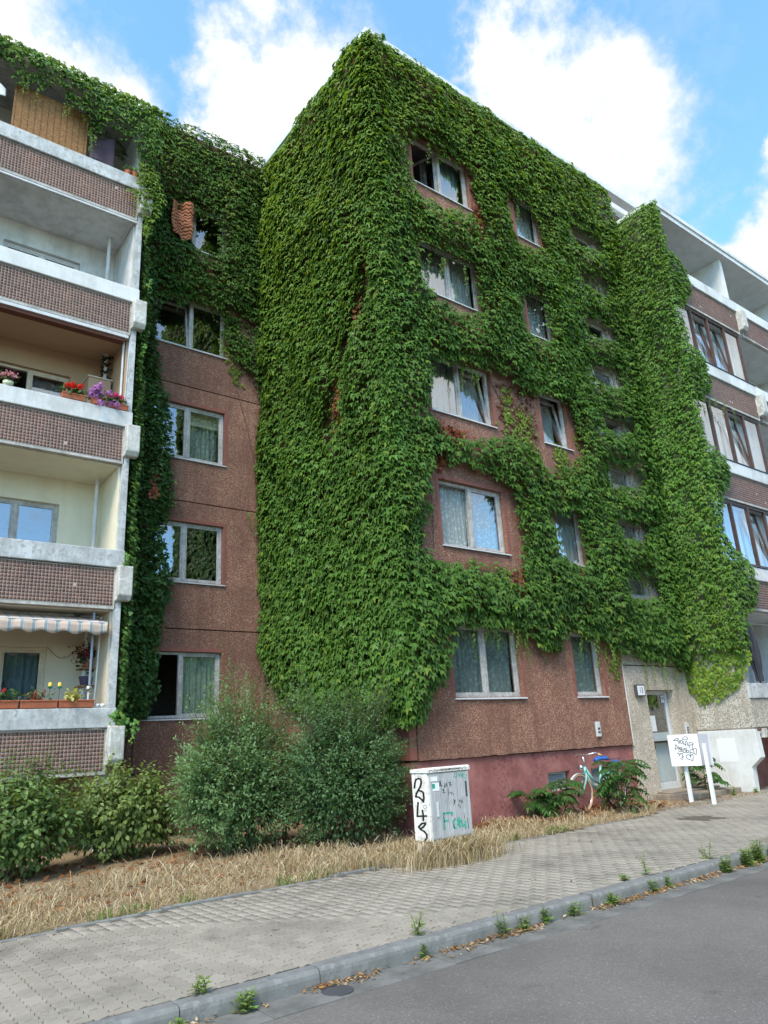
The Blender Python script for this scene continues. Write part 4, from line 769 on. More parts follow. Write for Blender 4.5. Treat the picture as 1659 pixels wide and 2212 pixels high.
nn_ = np.stack([nx_, ny_, np.zeros(n)], 1); Lc = [np.stack([XC+.06+nx_*(dd+.06), YR+.06+ny_*(dd+.06), pz], 1), nrm(np.array((0, 0, -.75))[None]+nn_*(.5+.4*rng.random((n, 1)))+rng.normal(0, .3, (n, 3))), nrm(nn_*.7+np.array((0, 0, .75))[None]+rng.normal(0, .2, (n, 3))), .125*(.5+.85*rng.random(n)), tint(n, GREEN, pz*.3, pz, 43, .32, np.clip((pz-8)/9, 0, .8))]  # corner leaves follow the same painted skylight towards the roof
n = 420; c_ = rng.integers(0, 3, n); pu = np.array([9.75, 10.35, 11.1])[c_]+rng.normal(0, .1, n); pz = np.array([10.9, 9.6, 8.6])[c_]+rng.normal(0, .28, n); pz = pz+ (9.75-pu)*.3
Ld = [np.stack([XC-.12-.12*rng.random(n), pu, pz], 1), nrm(np.array((-.2, 0, -1.))[None]+rng.normal(0, .45, (n, 3))), nrm(np.array((-1., 0, .3))[None]+rng.normal(0, .5, (n, 3))), .06+.05*rng.random(n), tint(n, DEAD, pu, pz, 5, .45)]
leaves('foliage', *cat([L1, Lc, Ld]), 'boston', 'leaf', ivS)
stems('stem', 'x', XC, [(10.0, 11.6, 11.3, 7.4), (10.4, 0.1, 10.6, 4), (12.5, 0.1, 12.2, 4), (9.9, 11, 10.9, 8)], ivS, .014)

L_BOT = [(4.3, 11.3), (4.86, 11.53), (5.08, 11.54), (5.75, 11.7), (6.22, 11.74), (6.58, 11.57), (6.69, 11.08), (7.03, 10.55), (7.44, 10.2), (7.61, 9.77), (7.78, 9.56), (8.1, 9.6)]
L_H = [[(5.72, 14.3), (6.23, 14.3), (6.5, 14.1), (6.45, 13.4), (6.06, 13.15), (5.75, 13.4)], [(5.1, 14.2), (5.68, 14.37), (5.74, 13.98), (5.61, 13.30), (5.2, 13.3)]]
L_TH = [[(6.7, 12.0), (7.5, 11.6), (7.4, 11.1), (6.9, 11.5)], [(6.0, 12.75), (6.5, 12.75), (6.4, 12.55), (6.0, 12.6)]]
def keepL(u, z):
    k_ = inpoly(u, z, poly_above(L_BOT, 16.98)).astype(float)
    for h in L_H: k_ *= 1-inpoly(u, z, h)
    for h in L_TH: k_ *= 1-.8*inpoly(u, z, h)
    return k_
ivL = empty('climbing_ivy', (6, YL-.2, 11), 'dark ivy over the upper recessed wall around the orange cloth', 'ivy')
L1 = ivy_leaves('y', YL, 4.2, 7.75, 9.4, 17.0, keepL, 530, .32, .116, 51, base=GREEN*.8, young_skylit=lambda u, z: np.clip((z-14)/5, 0, .6))  # skylit top of the recessed wall painted in by yellower leaves
L1t = ivy_leaves('y', YL, .0, 4.3, 16.1, 17.02, lambda u, z: (z > 16.2+.3*fbm(u*2, z, 8)).astype(float)*(z < 16.98), 420, .3, .118, 52, young_skylit=lambda u, z: np.full(len(u), .6))  # roofline leaves carry a skylit tint in their colour
L3 = ivy_leaves('y', YL, 6.55, 7.3, 9.9, 11.4, lambda u, z: (np.abs(u-6.72-.35*np.clip(10.95-z, 0, 1)) < .14)*np.clip((fbm(u*4, z*3, 9)-.3)*4, 0, 1), 420, .07, .07, 53, base=YOUNG_SKYLIT*.8, shape_flat=.5)
L4 = strands('y', YL, [(7.5, 6.72), (7.3, 6.65), (6.3, 11.8), (5.5, 11.7), (6.1, 14.2), (7.7, 8.0), (7.7, 6.0)], 54, base=GREEN*.5+YOUNG_SKYLIT*.5, lo=.2, hi=.5)
leaves('foliage', *cat([L1, L1t, L3, L4]), 'boston', 'leaf', ivL)
stems('stem', 'y', YL, [(6.6, 12.7, 7.7, 6.2), (7.7, 9.3, 7.75, 2.6), (7.6, 9.6, 7.7, 7.4)], ivL)
# red creeper remains on the bare strip by the inner corner
n = 160; pu = 7.72-abs(rng.normal(0, .07, n)); pz = rng.uniform(7.2, 9.4, n)
leaves('withered_leaves', np.stack([pu, YL-.02-.04*rng.random(n), pz], 1), nrm(np.array((0, -.2, -1.))[None]+rng.normal(0, .4, (n, 3))), nrm(np.array((0, -1., .2))[None]+rng.normal(0, .4, (n, 3))), .04+.05*rng.random(n), tint(n, DEAD*.7, pu, pz, 3, .4), 'boston', 'leaf', ivL)

E_STRIP = [(4.36, 12.77), (4.57, 12.35), (4.81, 11.94), (5.02, 11.4), (5.03, 10.32), (5.13, 9.3), (5.45, 8.58), (5.39, 7.47), (5.48, 6.63), (5.36, 5.9), (5.52, 5.02), (5.41, 4.05), (5.32, 3.3), (5.37, 2.67), (5.18, 2.32), (4.96, 2.07), (4.67, 1.8), (4.3, 1.9), (4.2, 2.76), (4.2, 3.63), (4.18, 4.81), (4.2, 5.77), (4.2, 6.78), (4.2, 7.73), (4.2, 8.91), (4.2, 10.36), (4.2, 11.52), (4.2, 12.7)]
ivE = empty('evergreen_ivy', (4.8, YL-.2, 0), 'dark column of evergreen ivy climbing between the balconies and the windows', 'ivy')
L1 = ivy_leaves('y', YL, 4.1, 5.6, 1.7, 12.8, lambda u, z: inpoly(u+.05*(u > 4.7), z, E_STRIP).astype(float), 1500, .55, .092, 61, base=DKIVY)
n = len(L1[0]); L1[1] = nrm(L1[1]+rng.normal(0, .28, (n, 3))); L1[2] = nrm(L1[2]+rng.normal(0, .35, (n, 3)))
n = 90; pz = rng.choice([7.0, 6.75, 6.6], n)+rng.normal(0, .06, n); pu = rng.normal(4.95, .05, n)
Ld = [np.stack([pu, YL-.5-.1*rng.random(n), pz], 1), nrm(rng.normal(0, .4, (n, 3))+np.array((0, 0, -1.))), nrm(rng.normal(0, .4, (n, 3))+np.array((0, -1., 0))), .06+.03*rng.random(n), tint(n, DEAD*1.3, pu, pz, 2, .4)]
L2 = strands('y', YLB-.02, [(4.05+.08*q, 2.22-.03*q) for q in range(6)]+[(4.12, 5.0), (4.1, 4.9), (4.3, 10.9), (4.28, 9.4)], 66, size=.09, base=GREEN*1.25, lo=.15, hi=.45)
n = 9000; pz = rng.uniform(1.75, 12.6, n); bl_ = .10+.42*fbm(pz*1.3, pz*0+3, 63)**1.3; q_ = rng.random(n)**.5; th = rng.uniform(0, 1, n); py = 13.08+1.35*th; px = LX1+.03+bl_*q_*(.55+.45*th)
nn_ = nrm(np.stack([.55+0*pz, -.8+0*pz, 0*pz], 1)+rng.normal(0, .25, (n, 3)))
L3 = [np.stack([px, py, pz], 1), nrm(np.array((0, 0, -.8))[None]+nn_*.6+rng.normal(0, .35, (n, 3))), nrm(nn_+np.array((0, 0, .6))[None]), .09*(.55+.7*rng.random(n)), tint(n, DKIVY, px*2, pz, 64, .35)]
leaves('foliage', *cat([L1, Ld, L2, L3]), 'hedera', 'leaf_dark', ivE)
stems('stem', 'y', YL-.05, [(4.7, 0, 4.8, 6), (4.8, 0, 4.9, 5), (4.85, 5, 4.6, 12)], ivE, .02)

LF = [(-.5, 15.5), (1.06, 15.5), (2.12, 15.5), (3.17, 15.5), (4.35, 15.5), (4.4, 14.32), (4.26, 13.86), (3.95, 13.89), (3.83, 14.39), (3.63, 14.28), (3.32, 14.42), (2.96, 14.03), (2.84, 14.46), (2.59, 14.62), (2.46, 14.48), (2.16, 14.92), (1.86, 14.67), (1.63, 14.77), (1.49, 14.49), (1.37, 14.78), (1.23, 14.94), (0.95, 14.87), (-.5, 14.8)]
LFD = [(3.93, 13.9), (4.29, 13.96), (4.42, 13.4), (4.49, 12.94), (4.4, 12.53), (4.27, 12.11), (4.17, 12.07), (4.08, 12.62), (3.98, 12.94), (3.78, 12.9), (3.68, 12.97), (3.97, 13.23)]
ivF = empty('climbing_ivy', (2.5, YLB, 14), 'ivy fringe hanging over the edge of the topmost left balcony', 'ivy')
L1 = ivy_leaves('y', YLB-.02, -.6, 4.5, 13.8, 15.55, lambda u, z: inpoly(u, z, LF).astype(float), 470, .28, .118, 71, young_skylit=lambda u, z: np.clip((z-14.9)*1.1, 0, .8))  # fringe yellows upwards, skylight painted into the leaf colour
L2 = ivy_leaves('y', YLB-.05, 3.6, 4.6, 12.0, 14.0, lambda u, z: inpoly(u, z, LFD).astype(float), 620, .2, .10, 72, base=GREEN*.35+YOUNG_SKYLIT*.65)
L3 = strands('y', YLB, [(1.5, 14.8), (1.62, 14.7), (1.9, 14.7), (2.4, 14.6), (2.5, 14.5), (2.75, 14.45), (2.9, 14.1), (2.95, 14.2), (3.0, 14.0), (3.9, 12.95), (4.2, 12.2)], 73, base=GREEN*.5+YOUNG_SKYLIT*.5, lo=.2, hi=.6)
n = 2300; pu = rng.uniform(-.6, 4.5, n); py = rng.uniform(YLB-.1, YLB+.9, n)
L4 = [np.stack([pu, py, 15.42+.12*rng.random(n)], 1), nrm(np.array((0, -1., -.3))[None]+rng.normal(0, .4, (n, 3))), nrm(np.array((0, -.3, 1.))[None]+rng.normal(0, .3, (n, 3))), .09+.05*rng.random(n), tint(n, GREEN*.6+YOUNG_SKYLIT*.4, pu, py, 7, .3)]
L5 = ivy_leaves('y', YLB+.5, 2.7, 3.8, 13.6, 15.1, lambda u, z: np.clip((fbm(u*2.5, z*2.5, 33)-.42)*5, 0, 1)*(z > 14.25), 420, .2, .1, 74)
leaves('foliage', *cat([L1, L2, L3, L4, L5]), 'boston', 'leaf', ivF)

RS_BOT = [(9.85, 2.7), (9.76, 2.36), (9.48, 2.23), (9.38, 1.91), (9.06, 2.04), (8.65, 2.16), (8.4, 2.48), (8.1, 3.0)]
RSY = [(9.9, 3.0), (9.37, 3.13), (8.68, 3.09), (8.0, 3.02), (8.29, 2.48), (8.65, 2.16), (9.06, 2.04), (9.39, 1.82), (9.56, 2.1), (9.9, 2.3)]
RF = [(16.3, 15.2), (16.68, 15.25), (16.66, 14.4), (16.75, 13.9), (17.25, 13.75), (17.62, 13.4), (17.55, 12.75), (17.2, 12.35), (16.72, 12.0), (16.68, 11.4), (16.85, 10.95), (17.45, 10.85), (17.62, 10.4), (17.5, 9.85), (17.1, 9.5), (16.72, 9.25), (16.68, 8.76), (16.75, 8.2), (17.2, 8.0), (17.6, 7.75), (17.5, 7.2), (17.0, 6.8), (16.72, 6.5), (16.68, 5.9), (16.8, 5.5), (17.4, 5.3), (17.85, 4.95), (17.75, 4.4), (17.3, 4.0), (16.75, 3.75), (16.6, 2.8), (16.3, 2.8)]
ivP = empty('climbing_ivy', (XS-.1, 9, 2), 'tall ivy panel on the side wall right of the entrance door', 'ivy')
L1 = ivy_leaves('x', XS, 8.12, 9.75, 1.8, 15.35, lambda u, z: inpoly(u, z, poly_above(RS_BOT, 15.33)).astype(float)*(1-.75*inpoly(u, z, RSY)), 480, .24, .112, 81, base=GREEN*1.2, young_skylit=lambda u, z: .15+np.clip((z-11.5)/5, 0, .6)+.5*np.clip((5.2-z)/2, 0, 1))  # skylit tone painted towards the top, fresh pale growth low down
L2 = ivy_leaves('x', XS, 8.1, 9.9, 1.7, 3.2, lambda u, z: inpoly(u, z, RSY)*np.clip((fbm(u*3.5, z*3, 88)-.24)*5, 0, 1), 700, .06, .075, 82, base=YOUNG_SKYLIT*1.05, shape_flat=.6)
L3 = ivy_leaves('y', YRB-.02, 16.3, 17.55, 2.7, 15.3, lambda u, z: inpoly(u, z, RF).astype(float), 480, .24, .112, 83, base=GREEN*1.15, young_skylit=lambda u, z: .5*fbm(u*2, z, 4))
L4 = strands('y', YRB, [(17.1, 4.5), (17.2, 4.3), (17.0, 4.2), (17.2, 9.9), (17.3, 9.5), (17.5, 9.5), (17.2, 7.3), (17.1, 12.6), (17.7, 9.55), (17.9, 9.5), (18.1, 9.45), (18.4, 9.42)], 84, base=YOUNG_SKYLIT*.8, lo=.2, hi=.6)
leaves('foliage', *cat([L1, L2, L3, L4]), 'boston', 'leaf', ivP)
stems('stem', 'x', XS, [(9.5, 1.9, 9.0, 4), (9.0, 2.1, 8.6, 5), (9.3, 2.0, 9.4, 6)], ivP)

# ------------------------------------------------------------------ shrubs and weeds
def shrub(name, c, rx, ry, h, nshoot, nleaf, shape, size, base, label, seed, droop=.3, spiky=0.0, mat='leaf', low=.08, var=.3):
    r_ = np.random.default_rng(seed); t = empty(name, (c[0], c[1], 0), label, 'shrub'); mb = MB(); Ps = []; Ds = []; Ns = []; Ss = []; Cs = []
    for q in range(9):
        a = r_.uniform(0, 6.28); e = Vector((c[0]+math.cos(a)*rx*.55, c[1]+math.sin(a)*ry*.55, h*r_.uniform(.5, .8))); b = Vector((c[0]+math.cos(a)*.12, c[1]+math.sin(a)*.12, -.02)); m_ = (b+e)/2+Vector((0, 0, h*.12)); mb.tube([b, m_, e], [.018, .012, .006], 6)
    for i in range(nshoot):
        a = r_.uniform(0, 2*math.pi); el = math.asin(r_.uniform(-.72, 1)); rr = r_.uniform(.72, 1.04)*(1+.22*math.sin(3*a+seed)+.12*math.sin(7*a+el*5))
        tip = np.array((c[0]+math.cos(a)*math.cos(el)*rx*rr, c[1]+math.sin(a)*math.cos(el)*ry*rr, h*.48+math.sin(el)*h*.5*rr*(1+.12*math.sin(2*a+seed*2))))
        if el > .5: tip[2] += spiky*r_.random()**2*h*.45
        tip[2] = max(tip[2], low)
        kk = r_.uniform(.45, .7); st = np.array((c[0], c[1], h*.3))*(1-kk)+tip*kk; st[2] = max(.05, st[2]-.05)
        L = np.linalg.norm(tip-st); d = (tip-st)/max(L, 1e-4)
        if i % 3 == 0: mb.tube([tuple(st), tuple((st+tip)/2+np.array((0, 0, .02))), tuple(tip)], [.005, .004, .002], 5, False)
        for j in range(nleaf):
            s_ = (j+.5)/nleaf; p = st+(tip-st)*s_+np.array((0, 0, .06*math.sin(s_*3.1)))*L; side = r_.normal(0, 1, 3); side -= d*side.dot(d); side /= np.linalg.norm(side)+1e-6
            D = d*.55+side*.9+np.array((0, 0, -droop)); N = np.array((0, 0, 1.))+side*.3+np.array((tip[0]-c[0], tip[1]-c[1], 0))*.4+r_.normal(0, .3, 3)
            Ps.append(p+side*.012); Ds.append(D); Ns.append(N); Ss.append(size*(.6+.6*r_.random())*(1-.25*s_)); Cs.append(base*(1+var*(r_.random()*2-1))*(1.0+.25*s_))  # leaf colour lightens towards shoot tips, sunlit tips painted in
    for i in range(int(nshoot*nleaf*.32)):
        d = r_.normal(0, 1, 3); d /= np.linalg.norm(d); q = r_.random()**.4*.95; p = np.array((c[0]+d[0]*rx*q, c[1]+d[1]*ry*q, max(.04, h*.42+d[2]*h*.44*q)))
        Ps.append(p); Ds.append(d+r_.normal(0, .6, 3)+np.array((0, 0, -droop))); Ns.append(np.array((0, 0, 1.))+d*.5+r_.normal(0, .4, 3)); Ss.append(size*(.7+.5*r_.random())); Cs.append(base*(1+var*(r_.random()*2-1)))
    mb.build('stem', 'bark', t); leaves('foliage', np.array(Ps), np.array(Ds), np.array(Ns), np.array(Ss), np.array(Cs), shape, mat, t); return t
shrub('shrub', (2.3, 11.5), .95, .85, 1.56, 460, 12, 'oval', .095, np.array((.15, .235, .075)), 'round-leaved green bush at the left edge below the tiled balcony', 1, .55, .2)
shrub('shrub', (4.0, 12.1), 1.0, .8, 1.42, 460, 12, 'oval', .09, np.array((.18, .25, .075)), 'yellowish green bush with drooping oval leaves under the balcony corner', 2, .95, .15)
shrub('shrub', (5.5, 11.0), 1.22, 1.05, 2.2, 1350, 26, 'small', .07, np.array((.15, .255, .105)), 'large blue-green feathery bush below the half-open ground floor window', 3, .15, .9, low=.1)
shrub('shrub', (6.75, 10.0), 1.05, .85, 2.15, 1300, 26, 'small', .07, np.array((.105, .195, .08)), 'dark green bush in front of the ivy corner beside the cabinet', 4, .15, .6, low=.1)
def pinnate_weed(name, c, h, spread, nfr, label, seed, leaf=.11):
    r_ = np.random.default_rng(seed); t = empty(name, (c[0], c[1], 0), label, 'weed'); mb = MB(); Ps = []; Ds = []; Ns = []; Ss = []; Cs = []
    for i in range(nfr):
        a = r_.uniform(0, 6.28); hz = h*r_.uniform(.12, .78); b = np.array((c[0]+.06*math.cos(a), c[1]+.06*math.sin(a), hz*.85)); out = spread*r_.uniform(.6, 1.05)
        m_ = b+np.array((math.cos(a)*out*.5, math.sin(a)*out*.5, h*.26)); e = b+np.array((math.cos(a)*out, math.sin(a)*out, h*.12*r_.uniform(-.5, 1.4)))
        pts = [(1-s)**2*b+2*s*(1-s)*m_+s*s*e for s in np.linspace(0, 1, 9)]; mb.tube([tuple(p) for p in pts], [.005-.0004*j for j in range(9)], 5, False); side = np.array((-math.sin(a), math.cos(a), 0))
        cc = np.array((.06, .15, .035))*(.75+.6*r_.random())
        for j in range(1, 9):
            p = pts[j]; fw_ = pts[j]-pts[j-1]; fw_ = fw_/np.linalg.norm(fw_)
            for sg in (-1, 1):
                Ps.append(p); Ds.append(side*sg+fw_*.45+np.array((0, 0, -.4))); Ns.append(np.array((0, 0, 1.))+r_.normal(0, .2, 3)); Ss.append(leaf*(.7+.5*math.sin(j/9*3.1))); Cs.append(cc*(.85+.3*r_.random()))
        Ps.append(pts[-1]); Ds.append(fw_); Ns.append(np.array((0, 0, 1.))); Ss.append(leaf*.9); Cs.append(cc)
    mb.tube([(c[0], c[1], -.02), (c[0]+.02, c[1], h*.7)], [.012, .006], 6); mb.build('stem', 'bark', t); leaves('foliage', np.array(Ps), np.array(Ds), np.array(Ns), np.array(Ss), np.array(Cs), 'lance', 'leaf', t); return t
pinnate_weed('tree_seedling', (12.0, 8.75), 1.15, .46, 52, 'bushy green seedling with feathery leaves in front of the bicycle', 5, .13)
pinnate_weed('tree_seedling', (10.85, 9.33), .8, .46, 26, 'low green seedling by the red plinth left of the cellar grille', 6, .15)
pinnate_weed('tree_seedling', (10.3, 9.40), .72, .34, 14, 'small green seedling furthest left along the red plinth', 16, .15)
pinnate_weed('tree_seedling', (15.75, 9.3), .95, .42, 24, 'green seedling between the sign posts and the white plinth', 7, .15)

def reflection_tree(c, h, r, label, seed):  # trees added out of view so ground-floor panes reflect something dark
    r_ = np.random.default_rng(seed); t = empty('reflection_tree', (c[0], c[1], 0), label, 'tree', 'trees added for window reflections'); mb = MB(); mb.tube([(c[0], c[1], -.1), (c[0]+.1, c[1], h*.35), (c[0], c[1]+.1, h*.75)], [.2, .16, .06], 8); mb.build('trunk', 'bark', t)
    for q in range(7): a = q*.9+seed; MB().tube([(c[0], c[1], h*(.3+.05*q)), (c[0]+math.cos(a)*r*.4, c[1]+math.sin(a)*r*.4, h*(.45+.05*q)), (c[0]+math.cos(a)*r*.75, c[1]+math.sin(a)*r*.75, h*(.5+.05*q))], [.07, .05, .02], 6).build('limb', 'bark', t)
    cl = r_.normal(0, 1, (46, 3)); cl /= np.linalg.norm(cl, axis=1, keepdims=True); cl *= r_.uniform(.4, 1, (46, 1)); cen = np.array((c[0], c[1], h*.64))+cl*np.array((r, r, h*.34)); n = 18000; P = cen[r_.integers(0, 46, n)]+r_.normal(0, .75, (n, 3)); leaves('crown', P, r_.normal(0, 1, (n, 3))+np.array((0, 0, -.4)), r_.normal(0, .5, (n, 3))+np.array((0, 0, 1.)), .2+.14*r_.random(n), np.array((.06, .12, .03))*(.7+.6*r_.random((n, 1))), 'oval', 'leaf', t)
for q, (x_, h_) in enumerate(((5.6, 8.8), (10.6, 9.2), (15.4, 8.8), (20.6, 9.2), (25.8, 8.6), (31, 9), (36, 8.8), (41, 9.4))): reflection_tree((x_, -10.5), h_, 4.0, 'unseen tree added across the road to darken window reflections, number %s from the left' % ['one', 'two', 'three', 'four', 'five', 'six', 'seven', 'eight'][q], 300+q)

# ------------------------------------------------------------------ dry grass, litter, kerb weeds
def grass(name, pts, hmean, width, cols, lean, label, seed):
    r_ = np.random.default_rng(seed); n = len(pts); a = r_.uniform(0, 6.28, n); h = hmean*(.45+.9*r_.random(n)); w = width*(.6+.8*r_.random(n)); ln = lean*r_.random(n)**.8*h; l2 = r_.uniform(0, 6.28, n)
    sx_, sy_ = np.cos(a)*w, np.sin(a)*w; lx, ly = np.cos(l2)*ln, np.sin(l2)*ln; B = np.concatenate([pts, np.zeros((n, 1))-.006], 1)
    def o(x, y, z): return B+np.stack([x, y, z], 1)
    V = np.stack([o(-sx_, -sy_, 0*h), o(sx_, sy_, 0*h), o(-sx_*.8+lx*.3, -sy_*.8+ly*.3, h*.55), o(sx_*.8+lx*.3, sy_*.8+ly*.3, h*.55), o(-sx_*1.1+lx*.75, -sy_*1.1+ly*.75, h*.85), o(sx_*1.1+lx*.75, sy_*1.1+ly*.75, h*.85), o(lx*1.2, ly*1.2, h*(1-.25*lean*r_.random(n)))], 1).reshape(-1, 3)
    F = np.array([(0, 1, 3), (0, 3, 2), (2, 3, 5), (2, 5, 4), (4, 5, 6)]); F = (F[None]+(np.arange(n)*7)[:, None, None]).reshape(-1, 3)
    C = np.array(cols)[r_.integers(0, len(cols), n)]*(.75+.5*r_.random((n, 1))); A = np.concatenate([np.repeat(C, 7, 0), np.ones((n*7, 1))], 1)
    o_ = npmesh(name, V, F, 'straw', None, {'leafcol': A}); return tag(o_, label, 'grass', kind='stuff')
n = 190000; px = rng.uniform(-1, 13.4, n); py = rng.uniform(7.0, 13.2, n); gyv = 7.60+.045*px-.70*np.exp(-((px-6.6)/.62)**2)+np.where(px < 11.9, 0, .55*np.clip((px-11.9)/1.2, 0, 1))
ok = ~((px > 6.24) & (px < 6.98) & (py > 7.42) & (py < 7.75)) & (py > gyv-.03) & ~((px > XC-.02) & (py > YR+.02)); d_edge = py-gyv
dn = np.clip(1.25-.42*d_edge, .05, 1)*np.clip(fbm(px*2.2, py*2.2, 5)*3.4-1.0, .10, 1); dn = np.where((px < 4.6) & (d_edge > 3), dn*.3, dn)
ok &= rng.random(n) < dn
STRAW = [(.48, .39, .24), (.56, .46, .30), (.42, .32, .18), (.36, .28, .17), (.62, .54, .39), (.30, .20, .11)]
gp = np.stack([px, py], 1)[ok]; tall = (fbm(gp[:, 0]*1.6+3, gp[:, 1]*1.6, 9)+.12*rng.normal(0, 1, len(gp)) > .60) | ((gp[:, 0] > 5.2) & (gp[:, 0] < 8.5) & (gp[:, 1] < 8.6))
grass('dry_grass', gp[~tall], .068, .003, STRAW, 2.2, 'short straw-coloured dry grass on the verge', 1); grass('tall_dry_grass', gp[tall], .155, .0032, STRAW, 1.0, 'taller dry grass stalks standing round the cabinet', 2)
n = 2600; gc = np.stack([rng.normal(6.6, .32, n), 7.42-np.abs(rng.normal(0, .13, n))], 1); grass('cabinet_grass', gc, .26, .0034, STRAW, .8, 'tall pale grass standing in front of the street cabinet', 4)
n = 2600; px = rng.uniform(-1, 12, n); gq = np.stack([px, 7.60+.045*px+np.abs(rng.normal(.03, .09, n))], 1); gq = gq[fbm(gq[:, 0]*1.5, gq[:, 1], 14) > .56]
grass('green_grass', gq, .09, .004, [(.11, .20, .04), (.16, .24, .05)], .8, 'green grass tufts along the pavement edge', 3)
def litter(name, P, cols, size, label, shape='oval'):
    n = len(P); D = rng.normal(0, 1, (n, 3)); D[:, 2] *= .25; N = np.array((0, 0, 1.))[None]+rng.normal(0, .35, (n, 3)); C = np.array(cols)[rng.integers(0, len(cols), n)]*(.7+.6*rng.random((n, 1)))
    o = leaves(name, P, D, N, size*(.5+.8*rng.random(n)), C, shape, 'straw'); return tag(o, label, 'leaves', kind='stuff')
n = 1500; px = rng.uniform(8.2, 13.4, n); py = YR-.05-np.abs(rng.normal(0, .38, n)); P1 = np.stack([px, py, .03+.05*rng.random(n)], 1)
n = 900; px = rng.uniform(1, 8, n); P2 = np.stack([px, 8.2+rng.random(n)*4, .012+.03*rng.random(n)], 1); P2 = P2[~((P2[:, 0] > XC-.1) & (P2[:, 1] > YR-.1))]
litter('leaf_litter', np.concatenate([P1, P2]), [(.24, .085, .035), (.32, .15, .06), (.18, .07, .03)], .075, 'brown fallen leaves lying on the verge below the red wall', 'boston')
n = 3400; px = rng.uniform(1.8, 14, n); m_ = np.clip((fbm(px*1.6, px*0, 22)-.42)*6, 0.03, 1); px = px[rng.random(n) < m_]; n = len(px)
litter('gutter_litter', np.stack([px, 4.846-np.abs(rng.normal(0, .055, n)), -.108+.02*rng.random(n)], 1), [(.34, .18, .07), (.42, .26, .12), (.24, .12, .05), (.5, .4, .25)], .045, 'dry leaf scraps gathered in the gutter', 'lance')
n = 900; px = rng.uniform(12, 16.2, n); litter('entrance_litter', np.stack([px, rng.uniform(8.2, 8.95, n), .004+.01*rng.random(n)], 1), [(.36, .2, .08), (.45, .33, .18), (.26, .12, .05)], .05, 'dry scraps scattered before the entrance step', 'lance')
n = 260; litter('pavement_scraps', np.stack([rng.uniform(1, 13, n), rng.uniform(5.02, 7.8, n), np.full(n, .004)], 1), [(.3, .2, .1), (.4, .3, .16), (.2, .2, .1), (.12, .08, .04)], .026, 'tiny leaf scraps scattered over the pavement', 'oval')
def kerb_weed(x, y, z, h, nst, label, seed, base=(.22, .33, .085), leaf=.065, tilt=.35):
    r_ = np.random.default_rng(seed); t = empty('kerb_weed', (x, y, z), label, 'weed', 'weeds sprouting along the kerb'); mb = MB(); Ps = []; Ds = []; Ns = []; Ss = []; Cs = []
    for i in range(nst):
        a = r_.uniform(0, 6.28); hh = h*r_.uniform(.55, 1); b = np.array((x+r_.normal(0, .025), y+r_.normal(0, .012), z-.004)); e = b+np.array((math.cos(a)*hh*tilt, math.sin(a)*hh*tilt*.6, hh)); mb.tube([tuple(b), tuple((b+e)/2+np.array((0, 0, hh*.05))), tuple(e)], [.003, .0025, .001], 5, False)
        nl = int(6+hh*55)
        for j in range(nl):
            s_ = (j+.5)/nl; aa = j*2.4+a; side = np.array((math.cos(aa), math.sin(aa), .35)); Ps.append(b+(e-b)*s_); Ds.append(side); Ns.append(np.array((0, 0, 1.))+r_.normal(0, .3, 3)); Ss.append(leaf*(1.1-.55*s_)*(.7+.6*r_.random())); Cs.append(np.array(base)*(.7+.7*r_.random()))
    mb.build('stem', 'bark', t); leaves('foliage', np.array(Ps), np.array(Ds), np.array(Ns), np.array(Ss), np.array(Cs), 'lance', 'leaf', t)
KW = [(2.42, 4.80, -.11, .13, 9, 'grassy tuft in the gutter nearest the camera'), (2.2, 4.99, 0, .12, 4, 'small upright weed at the near end of the pavement edge'), (1.95, 4.75, -.11, .09, 8, 'low tuft at the bottom edge before the kerb'),
      (3.92, 4.83, -.11, .14, 3, 'thin single weed against the kerb left of the pair'), (4.02, 5.0, 0, .18, 3, 'spindly weed standing on the kerb top'), (4.75, 4.83, -.11, .19, 3, 'tall thin weed at the kerb, first of a row'), (5.0, 4.82, -.11, .14, 5, 'bushy weed at the kerb, second of a row'), (5.3, 4.83, -.11, .16, 6, 'leafy weed at the kerb, third of a row'), (5.65, 4.82, -.11, .12, 5, 'low weed at the kerb, fourth of a row'), (6.2, 4.81, -.11, .13, 8, 'broad leafed weed at the kerb, fifth of a row'),
      (6.9, 4.83, -.11, .13, 4, 'small weed past the kerb joint'), (7.15, 4.84, -.11, .15, 4, 'weed against the kerb face left of the big clump'), (7.1, 5.02, 0, .24, 2, 'upright weed standing on the pavement side of the kerb'), (6.75, 5.05, 0, .07, 4, 'tiny weed on the pavement near the kerb'), (8.25, 4.81, -.11, .17, 16, 'left edge of the big green kerb clump'), (8.7, 4.80, -.11, .2, 30, 'big green clump of weeds at the kerb'), (9.0, 4.81, -.11, .25, 30, 'tallest part of the big green kerb clump'), (9.35, 4.81, -.11, .18, 22, 'right end of the big green kerb clump'), (8.3, 5.04, 0, .22, 3, 'thin weed behind the kerb by the big clump'), (10.2, 4.83, -.11, .17, 6, 'far weed at the kerb past the big clump'), (9.9, 5.05, 0, .13, 3, 'far small weed on the kerb top'), (10.9, 5.08, 0, .08, 3, 'farthest small weed on the pavement edge'),
      (7.55, 8.02, 0, .12, 5, 'green weed at the verge edge right of the cabinet'), (8.35, 8.02, 0, .16, 4, 'upright weed at the verge edge before the red plinth'), (14.9, 8.7, 0, .26, 9, 'green weed at the foot of the left sign post'), (15.6, 8.62, 0, .2, 6, 'weed between the sign posts on the dirt'), (16.3, 8.5, 0, .13, 6, 'weed at the foot of the white plinth')]
for q, kw in enumerate(KW): kerb_weed(*kw, 100+q)
